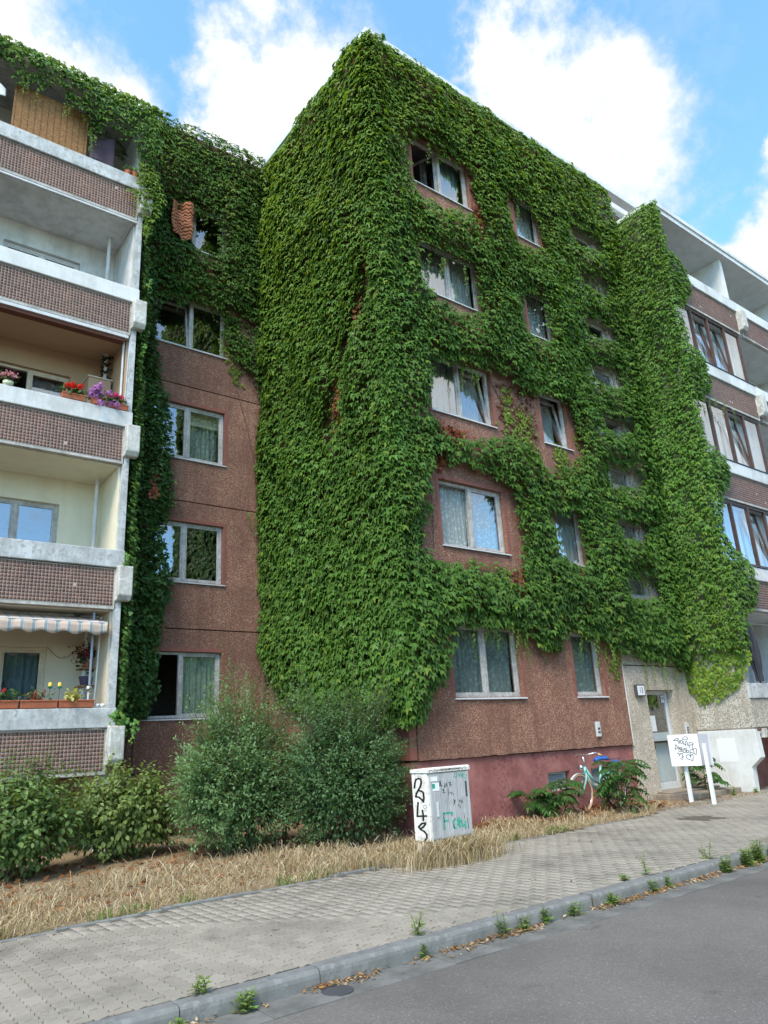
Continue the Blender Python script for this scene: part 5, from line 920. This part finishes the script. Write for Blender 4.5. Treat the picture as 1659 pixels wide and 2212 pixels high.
#THINGS
# ------------------------------------------------------------------ street cabinet with graffiti
CX0, CX1, CY0, CY1 = 6.25, 6.97, 7.42, 7.74
cab = empty('street_cabinet', (6.6, 7.58, 0), 'weathered grey street cabinet with sprayed graffiti, standing in dry grass', 'cabinet')
cab.rotation_euler = (0, 0, 0)
MB().box(CX0+.02, CX1-.02, CY0+.02, CY1-.02, -.1, .235).build('base', 'concrete_white', cab, bevel=.008)
MB().box(CX0, CX1, CY0+.012, CY1, .25, 1.045).build('housing', 'cabinet_white', cab, bevel=.012)
MB().prism([(CY0-.012, 1.05), (CY1+.012, 1.05), (CY1+.012, 1.095), (CY0+.02, 1.115), (CY0-.012, 1.10)], 'x', CX0-.012, CX1+.012).build('lid', 'cabinet_white', cab, bevel=.008)
dr = MB().box(CX0+.035, CX1-.02, CY0, CY0+.0115, .275, 1.035).build('door', 'cabinet_grey', cab, bevel=.003)
for i in range(24): MB().box(CX0+.05+i*.0268, CX0+.06+i*.0268, CY0-.003, CY0+.001, .29, 1.02).build('door_rib', 'cabinet_grey', dr)
MB().box(CX0+.115, CX0+.15, CY0-.014, CY0-.0035, .53, .70).build('lock_plate', 'alu', dr, bevel=.003); MB().box(CX1-.09, CX1-.062, CY0-.006, CY0-.0032, .73, .92).build('dark_strip', 'metal_dark', dr)
MB().box(CX0+.05, CX0+.16, CY0-.0055, CY0-.0032, .95, 1.005).build('label_sticker', 'sign_white', dr); MB().box(CX0+.07, CX0+.185, CY0-.005, CY0-.0031, .835, .93).build('torn_sticker', 'sign_white', dr); MB().box(CX0+.065, CX0+.115, CY0-.0062, CY0-.0058, .865, .92).build('green_sticker', 'spray_green', dr)
def leftface(x, y, o): v = (y-330)/1060; u = (x-330-50*v)/220; return (CX0-.001-o, CY1-.005-u*(CY1-CY0-.02), 1.04-v*.79)
def frontface(x, y, o): v = (y-330+.068*(x-560))/1090; u = (x-560-68*v)/660; return (CX0+.035+u*(CX1-CX0-.05), CY0-.0035-o, 1.035-v*.76)
def strokes(name, fn, lines, wpx, mat, parent, off=.0012):
    mb = MB()
    for ln in lines: ribbon(mb, ln, wpx, fn, off)
    o = mb.build(name, mat, parent); return o
hs = cab.children[1]
strokes('graffiti', leftface, [[(375, 550), (385, 470), (400, 415), (440, 395), (470, 410), (478, 460), (465, 520), (435, 580), (405, 640), (395, 690)], [(395, 690), (440, 695), (480, 730), (505, 770), (512, 700), (505, 620), (480, 600), (440, 590)], [(428, 780), (420, 880), (415, 1000), (470, 992), (545, 985)], [(490, 900), (500, 980), (500, 1060)], [(530, 1095), (480, 1105), (430, 1165), (455, 1190), (500, 1160), (530, 1110)], [(455, 1200), (510, 1225), (545, 1270), (548, 1320), (510, 1385)]], 27, 'spray_black', hs)
strokes('fine_tag', leftface, [[(500, 830), (540, 810), (555, 850), (520, 880), (500, 840)], [(520, 920), (530, 900)], [(420, 370), (450, 350), (490, 400)]], 5, 'marker', hs)
strokes('green_tag', frontface, [[(790, 990), (800, 1250)], [(790, 990), (930, 985), (925, 1030)], [(800, 1120), (870, 1110)], [(960, 1240), (950, 1130), (980, 1090)], [(960, 1240), (1000, 1250)], [(1020, 1100), (1025, 1200)], [(1050, 1080), (1060, 1240)], [(1080, 1120), (1100, 1230), (1150, 1200)], [(1150, 1140), (1155, 1260)]], 26, 'spray_green', dr)
strokes('green_tag', frontface, [[(985, 300), (970, 380), (1010, 390), (1020, 310)], [(1040, 310), (1060, 380), (1080, 310), (1100, 390)], [(1120, 300), (1110, 360), (1160, 330)], [(1100, 360), (1190, 420)], [(1180, 350), (1200, 380)]], 9, 'spray_green', dr)
strokes('black_tag', frontface, [[(700, 455), (760, 450)], [(730, 455), (722, 540)], [(735, 470), (765, 530), (735, 525), (735, 470)], [(800, 470), (810, 560), (840, 480), (850, 550)], [(870, 480), (910, 470), (900, 550)], [(890, 500), (930, 520)], [(760, 600), (800, 590), (780, 640), (820, 640)], [(865, 570), (870, 690)], [(885, 650), (920, 640), (925, 690)], [(940, 650), (960, 680)], [(960, 760), (975, 830), (985, 770), (960, 860)], [(1050, 775), (1065, 820)], [(1080, 780), (1090, 830)], [(1100, 790), (1115, 835)], [(1030, 850), (1075, 910)], [(1130, 1000), (1140, 1100)], [(1190, 1100), (1205, 1270)]], 8, 'spray_black', dr, .0014)
strokes('lid_scribble', lambda x, y, o: (CX0+.0+x, CY0-.0125-o, 1.06+y), [[(.03+i*.028, .012+.01*(i % 2)), (.045+i*.028, .028-.008*(i % 3))] for i in range(23)]+[[(.2+i*.02, .01), (.21+i*.02, .03)] for i in range(18)], .008, 'spray_black', cab.children[2])

# ------------------------------------------------------------------ tagged white sign on two posts
sg = empty('white_sign', (14.0, 8.4, 0), 'white board on two posts scrawled with marker tags near the entrance', 'sign')
a_, b_, c_ = Vector((13.88, 8.85, 0)), Vector((14.02, 8.27, 0)), Vector((13.90, 7.98, 0))
def board(name, p, q, z0, z1, t, mat):
    d = (q-p).normalized(); n_ = Vector((d.y, -d.x, 0))
    if n_.dot(Vector((-14, -8.4, 0))) < 0: n_ = -n_
    mb = MB(); vs = []
    for z in (z0, z1):
        for r in (p, q):
            for s_ in (0, -t): vs.append(tuple(r+n_*s_+Vector((0, 0, z))))
    mb.add(vs, [(0, 2, 6, 4), (1, 5, 7, 3), (0, 4, 5, 1), (2, 3, 7, 6), (0, 1, 3, 2), (4, 6, 7, 5)]); return mb.build(name, mat, sg, bevel=.003), d, n_
bo, bd, bn = board('board', a_, b_, .68, 1.28, .02, 'sign_white'); board('grey_board', b_+Vector((0, -.012, 0)), c_, .69, 1.275, .02, 'sign_grey')
def post(p, z): MB().box(p[0]-.032, p[0]+.032, p[1]-.032, p[1]+.032, -.1, z).build('post', 'sign_white', sg, bevel=.004)
post((14.06, 8.66), 1.2); post((13.86, 8.07), 1.1)
def onboard(x, y, o): v = (y-190)/860; u = (x-80-152*v)/826; p = a_+(b_-a_)*u+bn*(o+.001); return (p.x, p.y, 1.28-v*.6)
strokes('marker_tags', onboard, [[(265, 350), (310, 310), (370, 285), (405, 300), (400, 340), (300, 345), (265, 350)], [(520, 300), (560, 255), (620, 260), (658, 295), (640, 335), (560, 340), (515, 320), (520, 290)], [(380, 345), (425, 435), (440, 360), (455, 345)], [(450, 370), (500, 350), (530, 400), (500, 440), (465, 420), (450, 370)], [(540, 380), (545, 455), (590, 460)], [(600, 510), (590, 400), (620, 380), (650, 420), (655, 470)], [(595, 460), (655, 455)], [(715, 575), (690, 470), (700, 410), (760, 410), (815, 465), (700, 495), (650, 500)], [(780, 480), (800, 590)], [(330, 610), (315, 540), (335, 455), (370, 500), (390, 560)], [(320, 565), (400, 550)], [(415, 500), (425, 560)], [(390, 560), (510, 545)], [(400, 610), (450, 560), (470, 620), (500, 560), (500, 650), (415, 640)], [(520, 600), (560, 570), (600, 580), (560, 620), (520, 640), (560, 690), (620, 670), (600, 610)], [(620, 550), (640, 690)], [(640, 620), (690, 640), (680, 690), (630, 690)], [(720, 680), (730, 620), (780, 600), (820, 640), (835, 690)], [(810, 610), (850, 580), (895, 600), (900, 680), (890, 745), (800, 700), (720, 680)], [(720, 690), (735, 760)], [(370, 720), (400, 685), (430, 710), (440, 770), (470, 700), (520, 700), (510, 790), (520, 830), (550, 780)], [(470, 830), (540, 880)], [(740, 820), (720, 760), (660, 740), (615, 780), (650, 850), (800, 908), (810, 820), (800, 745), (765, 740), (740, 800)]], 16, 'marker', bo, .001)

# ------------------------------------------------------------------ bicycle
bk = empty('bicycle', (12.1, 9.35, 0), 'mint green city bicycle with blue saddle leaning by the red plinth', 'bicycle')
BY = 9.38; FHx, RHx, HZ = 11.62, 12.68, .345
def wheel(x):
    w = MB().torus((x, BY, HZ), .325, .02, 'y', 44, 8).build('wheel', 'grip_tan' if x < 12 else 'rubber', bk, smooth=True)
    MB().torus((x, BY, HZ), .300, .010, 'y', 44, 6).build('rim', 'chrome', w, smooth=True); MB().tube([(x, BY-.045, HZ), (x, BY+.045, HZ)], .02, 10).build('hub', 'chrome', w)
    for i in range(18): t = i/18*2*math.pi; MB().tube([(x+.02*math.cos(t+.5), BY+(.02 if i % 2 else -.02), HZ+.02*math.sin(t+.5)), (x+.295*math.cos(t), BY, HZ+.295*math.sin(t))], .0016, 4, False).build('spoke', 'chrome', w)
    return w
w0 = wheel(FHx); wheel(RHx); MB().box(FHx-.16, FHx-.10, BY-.012, BY+.012, HZ+.10, HZ+.14).build('reflector', plain('orange_reflector', (.7, .2, .03), .3), w0)
def tb(name, pts, r, mat, par=bk): return MB().tube(pts, r*1.2, 10).build(name, mat, par, smooth=True)
head_t, head_b = (11.83, BY, .80), (11.80, BY, .68); bb = (12.18, BY, .32); seat_t = (12.30, BY, .80); seat_b = bb
tb('head_tube', [head_b, head_t], .024, 'bike_mint'); tb('down_tube', [(11.81, BY, .70), (11.95, BY, .5), bb], .021, 'bike_mint'); tb('upper_tube', [(11.83, BY, .78), (12.0, BY, .58), (12.22, BY, .46)], .018, 'bike_mint'); tb('seat_tube', [bb, seat_t], .02, 'bike_mint')
for s_ in (-.04, .04):
    tb('chain_stay', [bb, (RHx, BY+s_, HZ)], .011, 'bike_mint'); tb('seat_stay', [(12.29, BY+s_*.5, .72), (RHx, BY+s_, HZ)], .009, 'bike_mint'); tb('fork_blade', [(11.80, BY+s_*.8, .70), (11.77, BY+s_, .58), (FHx, BY+s_, HZ)], .012, 'bike_mint')
tb('stem', [head_t, (11.80, BY, 1.0)], .014, 'chrome'); tb('handlebar', [(11.98, BY-.28, 1.0), (11.86, BY-.26, 1.05), (11.78, BY-.1, 1.02), (11.78, BY+.1, 1.02), (11.86, BY+.26, 1.05), (11.98, BY+.28, 1.0)], .011, 'chrome')
tb('grip', [(12.02, BY-.285, .985), (11.92, BY-.272, 1.025)], .017, 'grip_tan'); tb('grip', [(12.02, BY+.285, .985), (11.92, BY+.272, 1.025)], .017, 'grip_tan')
tb('seat_post', [seat_t, (12.33, BY, .9)], .013, 'chrome')
MB().sheet(lambda u, v: (12.16+.30*u, BY+(v-.5)*(.05+.16*u**1.3), .93+.02*math.sin(u*3.1)+.02*u-.05*abs(v-.5)**2*4), 10, 8).build('saddle', 'blue_bag', bk, smooth=True, solid=.04)
MB().lathe((11.70, BY, .80), [(.012, .05), (.045, .02), (.05, -.01), (.045, -.03)], 14, 'x').build('headlamp', 'chrome', bk, smooth=True)
for x in (FHx, RHx):
    pts = [(x+.355*math.cos(t), BY, HZ+.355*math.sin(t)) for t in np.linspace(R(25), R(165), 14)]; mb = MB()
    mb.sheet(lambda u, v: (x+.355*math.cos(R(25)+u*R(140)), BY+(v-.5)*.055, HZ+.355*math.sin(R(25)+u*R(140))), 14, 2); mb.build('mudguard', 'alu' if x < 12 else 'bike_mint', bk, smooth=True, solid=.004)
tb('rack_rail', [(12.35, BY-.05, .72), (12.9, BY-.05, .73)], .006, 'metal_dark'); tb('rack_rail', [(12.35, BY+.05, .72), (12.9, BY+.05, .73)], .006, 'metal_dark'); tb('rack_strut', [(12.78, BY-.05, .73), (RHx, BY-.05, HZ)], .005, 'metal_dark')
bsk = MB()
for z in (.76, .83, .90): bsk.tube([(12.5, BY-.13, z), (12.92, BY-.13, z), (12.92, BY+.13, z), (12.5, BY+.13, z), (12.5, BY-.13, z)], .0035, 5)
for i in range(8): bsk.tube([(12.5+.06*i, BY-.13, .74), (12.5+.06*i, BY-.13, .9)], .0025, 4); bsk.tube([(12.5+.06*i, BY+.13, .74), (12.5+.06*i, BY+.13, .9)], .0025, 4)
bsk = bsk.build('wire_basket', 'metal_dark', bk); bsk['kind'] = 'stuff'
tb('crank', [(12.18, BY-.06, .32), (12.30, BY-.07, .25)], .009, 'chrome'); MB().box(12.27, 12.35, BY-.15, BY-.07, .235, .255).build('pedal', 'rubber', bk); MB().lathe((12.18, BY-.045, .32), [(.085, 0), (.085, .006)], 24, 'y').build('chainring', 'chrome', bk)
mb = MB(); mb.sheet(lambda u, v: (12.58+.30*u, BY-.1+.2*v, .78+.08*math.sin(3.1*u)*math.sin(3.1*v)+.05*math.sin(9*u+3*v)*u), 10, 8); tag(mb.build('rain_cover', 'blue_bag', None, smooth=True, solid=.006), 'crumpled blue cover lying in the bicycle basket', 'cover')
rk = empty('bike_rack', (13.3, 9.4, 0), 'rusty low hoop of a bicycle stand near the corner of the red plinth', 'bike stand')
for dx in (0, .13): MB().tube([(13.15+dx*0, 9.3+dx, 0), (13.15, 9.3+dx, .28), (13.55, 9.3+dx, .28), (13.55, 9.3+dx, 0)], .008, 7).build('hoop', 'awn_roll', rk)
# manhole
mh = MB().lathe((11.75, 7.12, -.04), [(.33, 0), (.33, .038), (.31, .04), (.30, .034), (.0, .034)], 36).build('manhole_cover', 'metal_dark'); tag(mh, 'round dark manhole cover set in the pavement before the entrance', 'manhole')
mh2 = MB().lathe((3.05, 4.70, -.15), [(.11, 0), (.11, .043), (.0, .043)], 24).build('gutter_cap', 'metal_dark'); tag(mh2, 'small round dark cap set into the gutter slab', 'cap')

# ------------------------------------------------------------------ balcony things
aw = empty('awning', (2.5, YLB, 3.6), 'striped peach and grey awning pulled out on the ground floor balcony', 'awning')
MB().sheet(lambda u, v: (.5+3.42*u, YLB+.62-.66*v, 3.93-.14*v-.06*v*v), 20, 6).build('canopy', 'awning', aw, smooth=True, solid=.004)
MB().sheet(lambda u, v: (.5+3.42*u, YLB-.045+.012*math.sin(u*60), 3.725-(.19+.028*math.cos(u*2*math.pi*9.5))*v), 190, 3).build('valance', 'awning', aw, smooth=True, solid=.003)
MB().tube([(.5, YLB-.03, 3.735), (3.92, YLB-.03, 3.735)], .014, 10).build('front_bar', 'alu', aw); MB().tube([(.4, YLB+.62, 3.94), (3.95, YLB+.62, 3.94)], .035, 12).build('roller', 'alu', aw); MB().box(3.5, 3.58, YLB+.45, YLB+.53, 3.8, 3.97).build('mount', 'metal_dark', aw)
pole = MB().tube([(3.74, YLB+.18, 1.34), (3.74, YLB+.18, 3.95)], .022, 12).build('support_pole', 'metal_blue'); tag(pole, 'blue-grey clamped pole behind the striped awning', 'pole')
MB_ = MB().tube([(3.82, YLB+.2, 1.5), (3.92, YLB+.35, 3.9)], .013, 10).build('awning_crank', 'alu'); tag(MB_, 'thin slanting crank rod beside the blue-grey pole', 'rod')
def flower_box(x0, x1, y, z, label, plants, name='flower_box', h=.13):
    t = empty(name, ((x0+x1)/2, y, z), label, 'flower box')
    MB().prism([(y-.055, z), (y+.055, z), (y+.075, z+h), (y-.075, z+h)], 'x', x0, x1).build('trough', 'terracotta', t, bevel=.008)
    MB().box(x0-.006, x1+.006, y-.085, y+.085, z+h-.02, z+h).build('rim', 'terracotta', t, bevel=.004)
    for (pn, n, cx, sx_, hh, col_, leafsize, petals, pcol, psz) in plants:
        P = np.stack([rng.normal(cx, sx_, n), y+rng.normal(-.01, .05, n), z+h+np.abs(rng.normal(hh*.45, hh*.3, n))], 1)
        leaves(pn, P, rng.normal(0, 1, (n, 3))+np.array((0, -.3, .1)), rng.normal(0, .4, (n, 3))+np.array((0, -.4, 1.)), leafsize*(.6+.8*rng.random(n)), np.array(col_)*(.7+.7*rng.random((n, 1))), 'oval', 'leaf', t)
        if petals:
            heads = np.stack([rng.normal(cx, sx_*.85, petals), y+rng.normal(-.04, .05, petals), z+h+hh*(.75+.4*rng.random(petals))], 1); kk = 34
            P = np.repeat(heads, kk, 0)+nrm(rng.normal(0, 1, (petals*kk, 3)))*psz; N = nrm(P-np.repeat(heads, kk, 0)); leaves('blossom', P, np.cross(N, rng.normal(0, 1, N.shape)), N, np.full(len(P), psz*.75), np.array(pcol)*(.7+.6*rng.random((len(P), 1))), 'petal', 'petal', t)
    return t
GL = (.06, .13, .035)
zr = 2.283
flower_box(2.05, 2.59, YLB+.0, zr, 'terracotta flower box at the left edge of the ground floor balcony rail', [('plant', 90, 2.42, .09, .16, GL, .06, 3, (.6, .05, .06), .02)])
flower_box(2.62, 3.18, YLB+.0, zr, 'middle terracotta flower box with spindly plant on the ground floor balcony rail', [('plant', 60, 2.85, .12, .2, (.10, .14, .04), .055, 0, None, 0), ('reddish_plant', 50, 2.85, .06, .12, (.3, .1, .05), .06, 0, None, 0)])
flower_box(3.21, 3.77, YLB+.0, zr, 'ribbed terracotta flower box with variegated plant next to the metal pole', [('plant', 90, 3.43, .07, .14, (.45, .45, .16), .08, 0, None, 0)])
for i, x in enumerate((3.06, 3.21)):
    t = empty('garden_stake', (x, YLB, zr+.1), ['yellow flower ornament on a stake, the left one of the pair', 'yellow flower ornament on a stake, the right one of the pair'][i], 'ornament')
    MB().tube([(x, YLB, zr+.1), (x, YLB, zr+.36)], .004, 6).build('stake', 'metal_dark', t); MB().lathe((x, YLB, zr+.36), [(.01, -.03), (.035, .0), (.03, .05), (.012, .06)], 12).build('tulip', plain('yellow_paint', (.7, .5, .08), .5), t); MB().lathe((x, YLB, zr+.33), [(.045, .015), (.01, -.02)], 10).build('green_cup', 'spray_green', t)
t = empty('solar_lamp', (3.68, YLB, zr+.12), 'small chrome ball lamp on a white stick in the ribbed flower box', 'lamp'); MB().tube([(3.68, YLB, zr+.05), (3.68, YLB, zr+.27)], .016, 10).build('stick', 'frame_white', t); MB().lathe((3.68, YLB, zr+.32), [(.01, -.055), (.045, -.03), (.055, 0), (.045, .03), (.01, .055)], 16).build('ball', 'chrome', t, smooth=True)
for x, l in ((3.84, 'left white dish at the end of the balcony rail'), (3.93, 'right white dish at the end of the balcony rail')): tag(MB().lathe((x, YLB, zr), [(.03, 0), (.042, .03), (.045, .06), (.038, .06), (.03, .02)], 16).build('dish', 'sign_white', None, smooth=True), l, 'dish')
t = empty('wall_shelf', (3.9, 14.2, 2.7), 'wooden corner shelf with pots and red flowers on the ground floor balcony', 'shelf'); MB().box(3.74, 3.99, 13.95, 14.3, 2.70, 2.73).build('board', 'bamboo', t); MB().box(3.74, 3.99, 13.95, 14.3, 3.02, 3.045).build('board', 'bamboo', t)
tag(MB().lathe((3.86, 14.1, 2.732), [(.07, 0), (.11, .16), (.12, .16), (.10, .14)], 16).build('pot', plain('violet_pot', (.07, .055, .09), .5)), 'dark violet pot on the lower corner shelf', 'pot'); tag(MB().lathe((3.87, 14.1, 3.047), [(.05, 0), (.08, .1), (.085, .1), (.07, .08)], 16).build('pot', 'terracotta'), 'terracotta pot on the upper corner shelf', 'pot')
t = empty('flower_bunch', (3.84, 14.05, 3.1), 'bunch of dull red flowers above the corner shelf', 'flowers'); n = 130; P = np.stack([rng.normal(3.82, .1, n), rng.normal(14.05, .08, n), rng.normal(3.25, .12, n)], 1); leaves('foliage', P, rng.normal(0, 1, (n, 3)), rng.normal(0, 1, (n, 3)), .05+.04*rng.random(n), np.array((.04, .05, .025))*np.ones((n, 1)), 'oval', 'leaf', t); n = 160; P = np.stack([rng.normal(3.82, .12, n), rng.normal(14.03, .08, n), rng.normal(3.32, .07, n)], 1); leaves('blossom', P, rng.normal(0, 1, (n, 3)), rng.normal(0, 1, (n, 3)), .03+.02*rng.random(n), np.array((.30, .04, .05))*(.6+.8*rng.random((n, 1))), 'petal', 'petal', t)
tag(MB().tube([(3.26+.58*q, YL-.02, 3.48-.25*math.sin(q*3.0)+.08*q) for q in np.linspace(0, 1, 16)], .005, 6).build('cable', 'metal_dark'), 'thin cable sagging across the ground floor balcony back wall', 'cable')
# geranium balcony on the second floor
z2 = 2.283+2*FH
flower_box(2.83, 3.25, YLB, z2, 'terracotta flower box with red geraniums on the second floor balcony rail', [('plant', 130, 3.03, .12, .17, GL, .07, 10, (.75, .02, .015), .045)], h=.11)
t = empty('hydrangea_pot', (3.47, YLB, z2), 'violet hydrangea pot hanging over the white rail between two flower boxes', 'potted plant'); MB().lathe((3.47, YLB, z2), [(.09, 0), (.12, .14), (.125, .14), (.11, .12)], 16).build('pot', 'terracotta', t); n = 60; P = np.stack([rng.normal(3.47, .12, n), rng.normal(YLB-.03, .07, n), z2+.12+.1*rng.random(n)], 1); leaves('foliage', P, rng.normal(0, 1, (n, 3)), rng.normal(0, .4, (n, 3))+np.array((0, -.4, 1)), .06+.04*rng.random(n), np.array(GL)*np.ones((n, 1)), 'oval', 'leaf', t)
heads = np.stack([rng.normal(3.47, .12, 22), YLB-.09+rng.normal(0, .05, 22), z2+.13+rng.normal(.04, .085, 22)], 1); kk = 40; P = np.repeat(heads, kk, 0)+nrm(rng.normal(0, 1, (22*kk, 3)))*.055; N = nrm(P-np.repeat(heads, kk, 0)); leaves('blossom', P, np.cross(N, rng.normal(0, 1, N.shape)), N, np.full(len(P), .04), np.array((.50, .22, .58))*(.7+.6*rng.random((len(P), 1))), 'petal', 'petal', t)
flower_box(3.66, 4.05, YLB, z2, 'terracotta flower box with magenta geraniums at the right end of the rail', [('plant', 120, 3.84, .1, .17, GL, .07, 9, (.65, .03, .22), .045)], h=.11)
t = empty('pink_pot', (1.93, YLB, z2), 'pale pot with pink dianthus on the left of the second floor rail', 'potted plant'); MB().lathe((1.93, YLB, z2), [(.05, 0), (.085, .03), (.09, .08), (.08, .08)], 16).build('pot', plain('pale_green', (.55, .6, .4), .5), t); n = 70; P = np.stack([rng.normal(1.93, .06, n), rng.normal(YLB, .05, n), z2+.08+.12*rng.random(n)], 1); leaves('foliage', P, rng.normal(0, .6, (n, 3))+np.array((0, 0, 1)), rng.normal(0, 1, (n, 3)), .08+.04*rng.random(n), np.array(GL)*np.ones((n, 1)), 'lance', 'leaf', t); n = 200; P = np.stack([rng.normal(1.93, .065, n), rng.normal(YLB-.02, .06, n), z2+.2+.03*rng.normal(0, 1, n)], 1); leaves('blossom', P, rng.normal(0, 1, (n, 3)), rng.normal(0, .5, (n, 3))+np.array((0, -.5, 1)), .035+.015*rng.random(n), np.array((.70, .30, .42))*(.7+.6*rng.random((n, 1))), 'petal', 'petal', t)
tag(MB().tube([(3.96, YLB+.17, 1.34+2*FH), (3.96, YLB+.17, 1.17+3*FH)], .022, 12).build('support_pole', 'alu'), 'grey clamped pole at the right end of the geranium balcony', 'pole'); tag(MB().tube([(4.0, YLB+.05, 2.3+2*FH), (4.03, YLB-.0, 1.1+3*FH)], .008, 8).build('crank_rod', 'alu'), 'thin crank rod hanging at the right of the geranium balcony', 'rod')
rl = empty('rolled_awning', (2.4, YLB+.1, 1.1+3*FH), 'rolled brown awning under the third floor balcony', 'awning'); MB().tube([(.4, YLB+.16, 1.09+3*FH), (3.93, YLB+.16, 1.09+3*FH)], .065, 14).build('roll', 'awn_roll', rl); MB().box(.4, 3.93, YLB+.02, YLB+.09, 1.03+3*FH, 1.12+3*FH).build('front_bar', 'awn_roll', rl)
cbn = empty('side_cabinet', (3.7, 14.2, 1.34+2*FH), 'beige corner cabinet at the back of the geranium balcony', 'cabinet'); MB().box(3.5, 3.95, 14.0, 14.5, 1.34+2*FH, 8.90).build('carcass', 'tan_wall', cbn, bevel=.01); MB().box(3.48, 3.97, 13.98, 14.5, 8.902, 8.93).build('top', 'frame_cream', cbn)
wr = empty('leafy_wreath', (3.88, 14.2, 8.93), 'leafy garland wound round the white pipe on the geranium balcony', 'garland'); n = 260; tt = rng.random(n); P = np.stack([3.86+.06*np.cos(tt*25)+rng.normal(0, .025, n), YLB+.99+.06*np.sin(tt*25)+rng.normal(0, .02, n), 9.05+.62*tt], 1); leaves('foliage', P, rng.normal(0, 1, (n, 3)), rng.normal(0, 1, (n, 3)), .04+.03*rng.random(n), np.array((.025, .04, .018))*np.ones((n, 1)), 'oval', 'leaf_dark', wr)
tag(MB().lathe((3.3, YLB+.6, 2.283+3*FH-.35), [(.045, 0), (.045, .42), (.03, .5), (.015, .52), (.015, .56)], 14).build('bottle', plain('green_bottle', (.14, .25, .15), .3)), 'pale green bottle standing on the white third floor balcony', 'bottle')
# top floor balcony: bamboo blind, towel, pots
z4 = 2.283+4*FH
bl = empty('bamboo_blind', (2.1, YLB+.07, z4), 'tan bamboo blind screening the topmost left balcony', 'blind')
for i in range(40): MB().box(1.46, 2.9-.0, YLB+.05+.002*(i % 2), YLB+.058+.002*(i % 2), z4+.02+i*.0285, z4+.0465+i*.0285).build('slat', 'bamboo', bl)
for i in range(12): MB().box(1.5+i*.122, 1.506+i*.122, YLB+.045, YLB+.0495, z4+.02, z4+1.16).build('cord', 'awn_roll', bl)
tag(MB().sheet(lambda u, v: (2.97+.49*u+.03*(1-v)*math.sin(u*3), YLB+.03-.03*math.sin(u*7+v*2)-.05*math.sin(u*3.1)*(1-v), z4+.02+.70*v-.10*math.sin(u*3.1)*v+.12*u*v), 24, 14).build('towel', 'towel', None, smooth=True, solid=.008), 'dark mauve towel hung over the topmost balcony rail', 'towel')
tag(MB().sheet(lambda u, v: (.75+.55*u, YLB-.02-.03*math.sin(u*8+v*2), z4+.62+.42*v-.2*u*v), 16, 8).build('white_cloth', 'sign_white', None, smooth=True, solid=.006), 'pale cloth hanging at the left edge of the topmost balcony', 'cloth')
t = empty('potted_succulent', (3.82, YLB, z4), 'terracotta pots with spiky succulent at the end of the topmost rail', 'potted plant'); MB().lathe((3.78, YLB+.02, z4), [(.05, 0), (.075, .1), (.08, .1), (.07, .08)], 14).build('pot', 'terracotta', t); MB().lathe((3.93, YLB+.02, z4), [(.05, 0), (.08, .12), (.085, .12), (.07, .1)], 14).build('pot', 'terracotta', t); n = 26; a_2 = rng.uniform(0, 6.28, n); leaves('foliage', np.tile([3.78, YLB+.02, z4+.1], (n, 1)), np.stack([np.cos(a_2), np.sin(a_2), .6+rng.random(n)], 1), np.tile([0, 0, 1.], (n, 1)), .13+.05*rng.random(n), np.array((.12, .2, .12))*np.ones((n, 1)), 'lance', 'leaf', t)
tag(MB().sheet(lambda u, v: (5.2+.46*u+.08*v*u-.06*math.sin(v*3)*(1-u), YL-.30-.07*math.sin(u*8+2*v)-.03*math.sin(v*11+u*5), 13.30+.98*v-.05*math.sin(u*3.1)*(1-v)+.06*u*v), 26, 30).build('patterned_cloth', 'zigzag', None, smooth=True, solid=.006), 'orange zigzag patterned cloth hanging from the ivy-framed top window', 'cloth')
# right ground floor balcony
ps = empty('folded_parasol', (17.05, YRB+.1, 2.3), 'folded dark grey parasol leaning on the right ground floor balcony', 'parasol'); mb = MB()
def fold(u, v): r = (.035+.11*math.sin(min(1, v*1.15)*2.6)**1.0)*(1+.28*math.cos(u*2*math.pi*7)); ax = Vector((17.16, YRB-.02, 2.32)).lerp(Vector((16.98, YRB-.05, 3.75)), 1-v); return (ax.x+r*math.cos(u*6.2832), ax.y+r*.7*math.sin(u*6.2832), ax.z)
mb.sheet(fold, 56, 16); mb.build('canopy', plain('umbrella_grey', (.045, .047, .06), .7), ps, smooth=True); MB().tube([(17.18, YRB-.02, 2.2), (16.96, YRB-.05, 3.82)], .016, 8).build('pole', 'metal_dark', ps)
tag(MB().tube([(17.2, YRB+.2, 3.70), (20.2, YRB+.2, 3.72)], .004, 5).build('washing_line', 'sign_white'), 'white washing line across the right ground floor balcony', 'line')
tg = empty('grill', (18.0, YRB+.35, 2.3), 'small dark kettle grill on the right ground floor balcony', 'grill'); MB().lathe((18.0, YRB+.4, 3.1), [(.05, -.1), (.14, -.05), (.16, 0), (.14, .06), (.04, .1)], 18).build('bowl', 'metal_dark', tg, smooth=True); MB().tube([(18.0, YRB+.4, 1.4), (18.0, YRB+.4, 3.0)], .012, 8).build('stand', 'metal_dark', tg)
#END
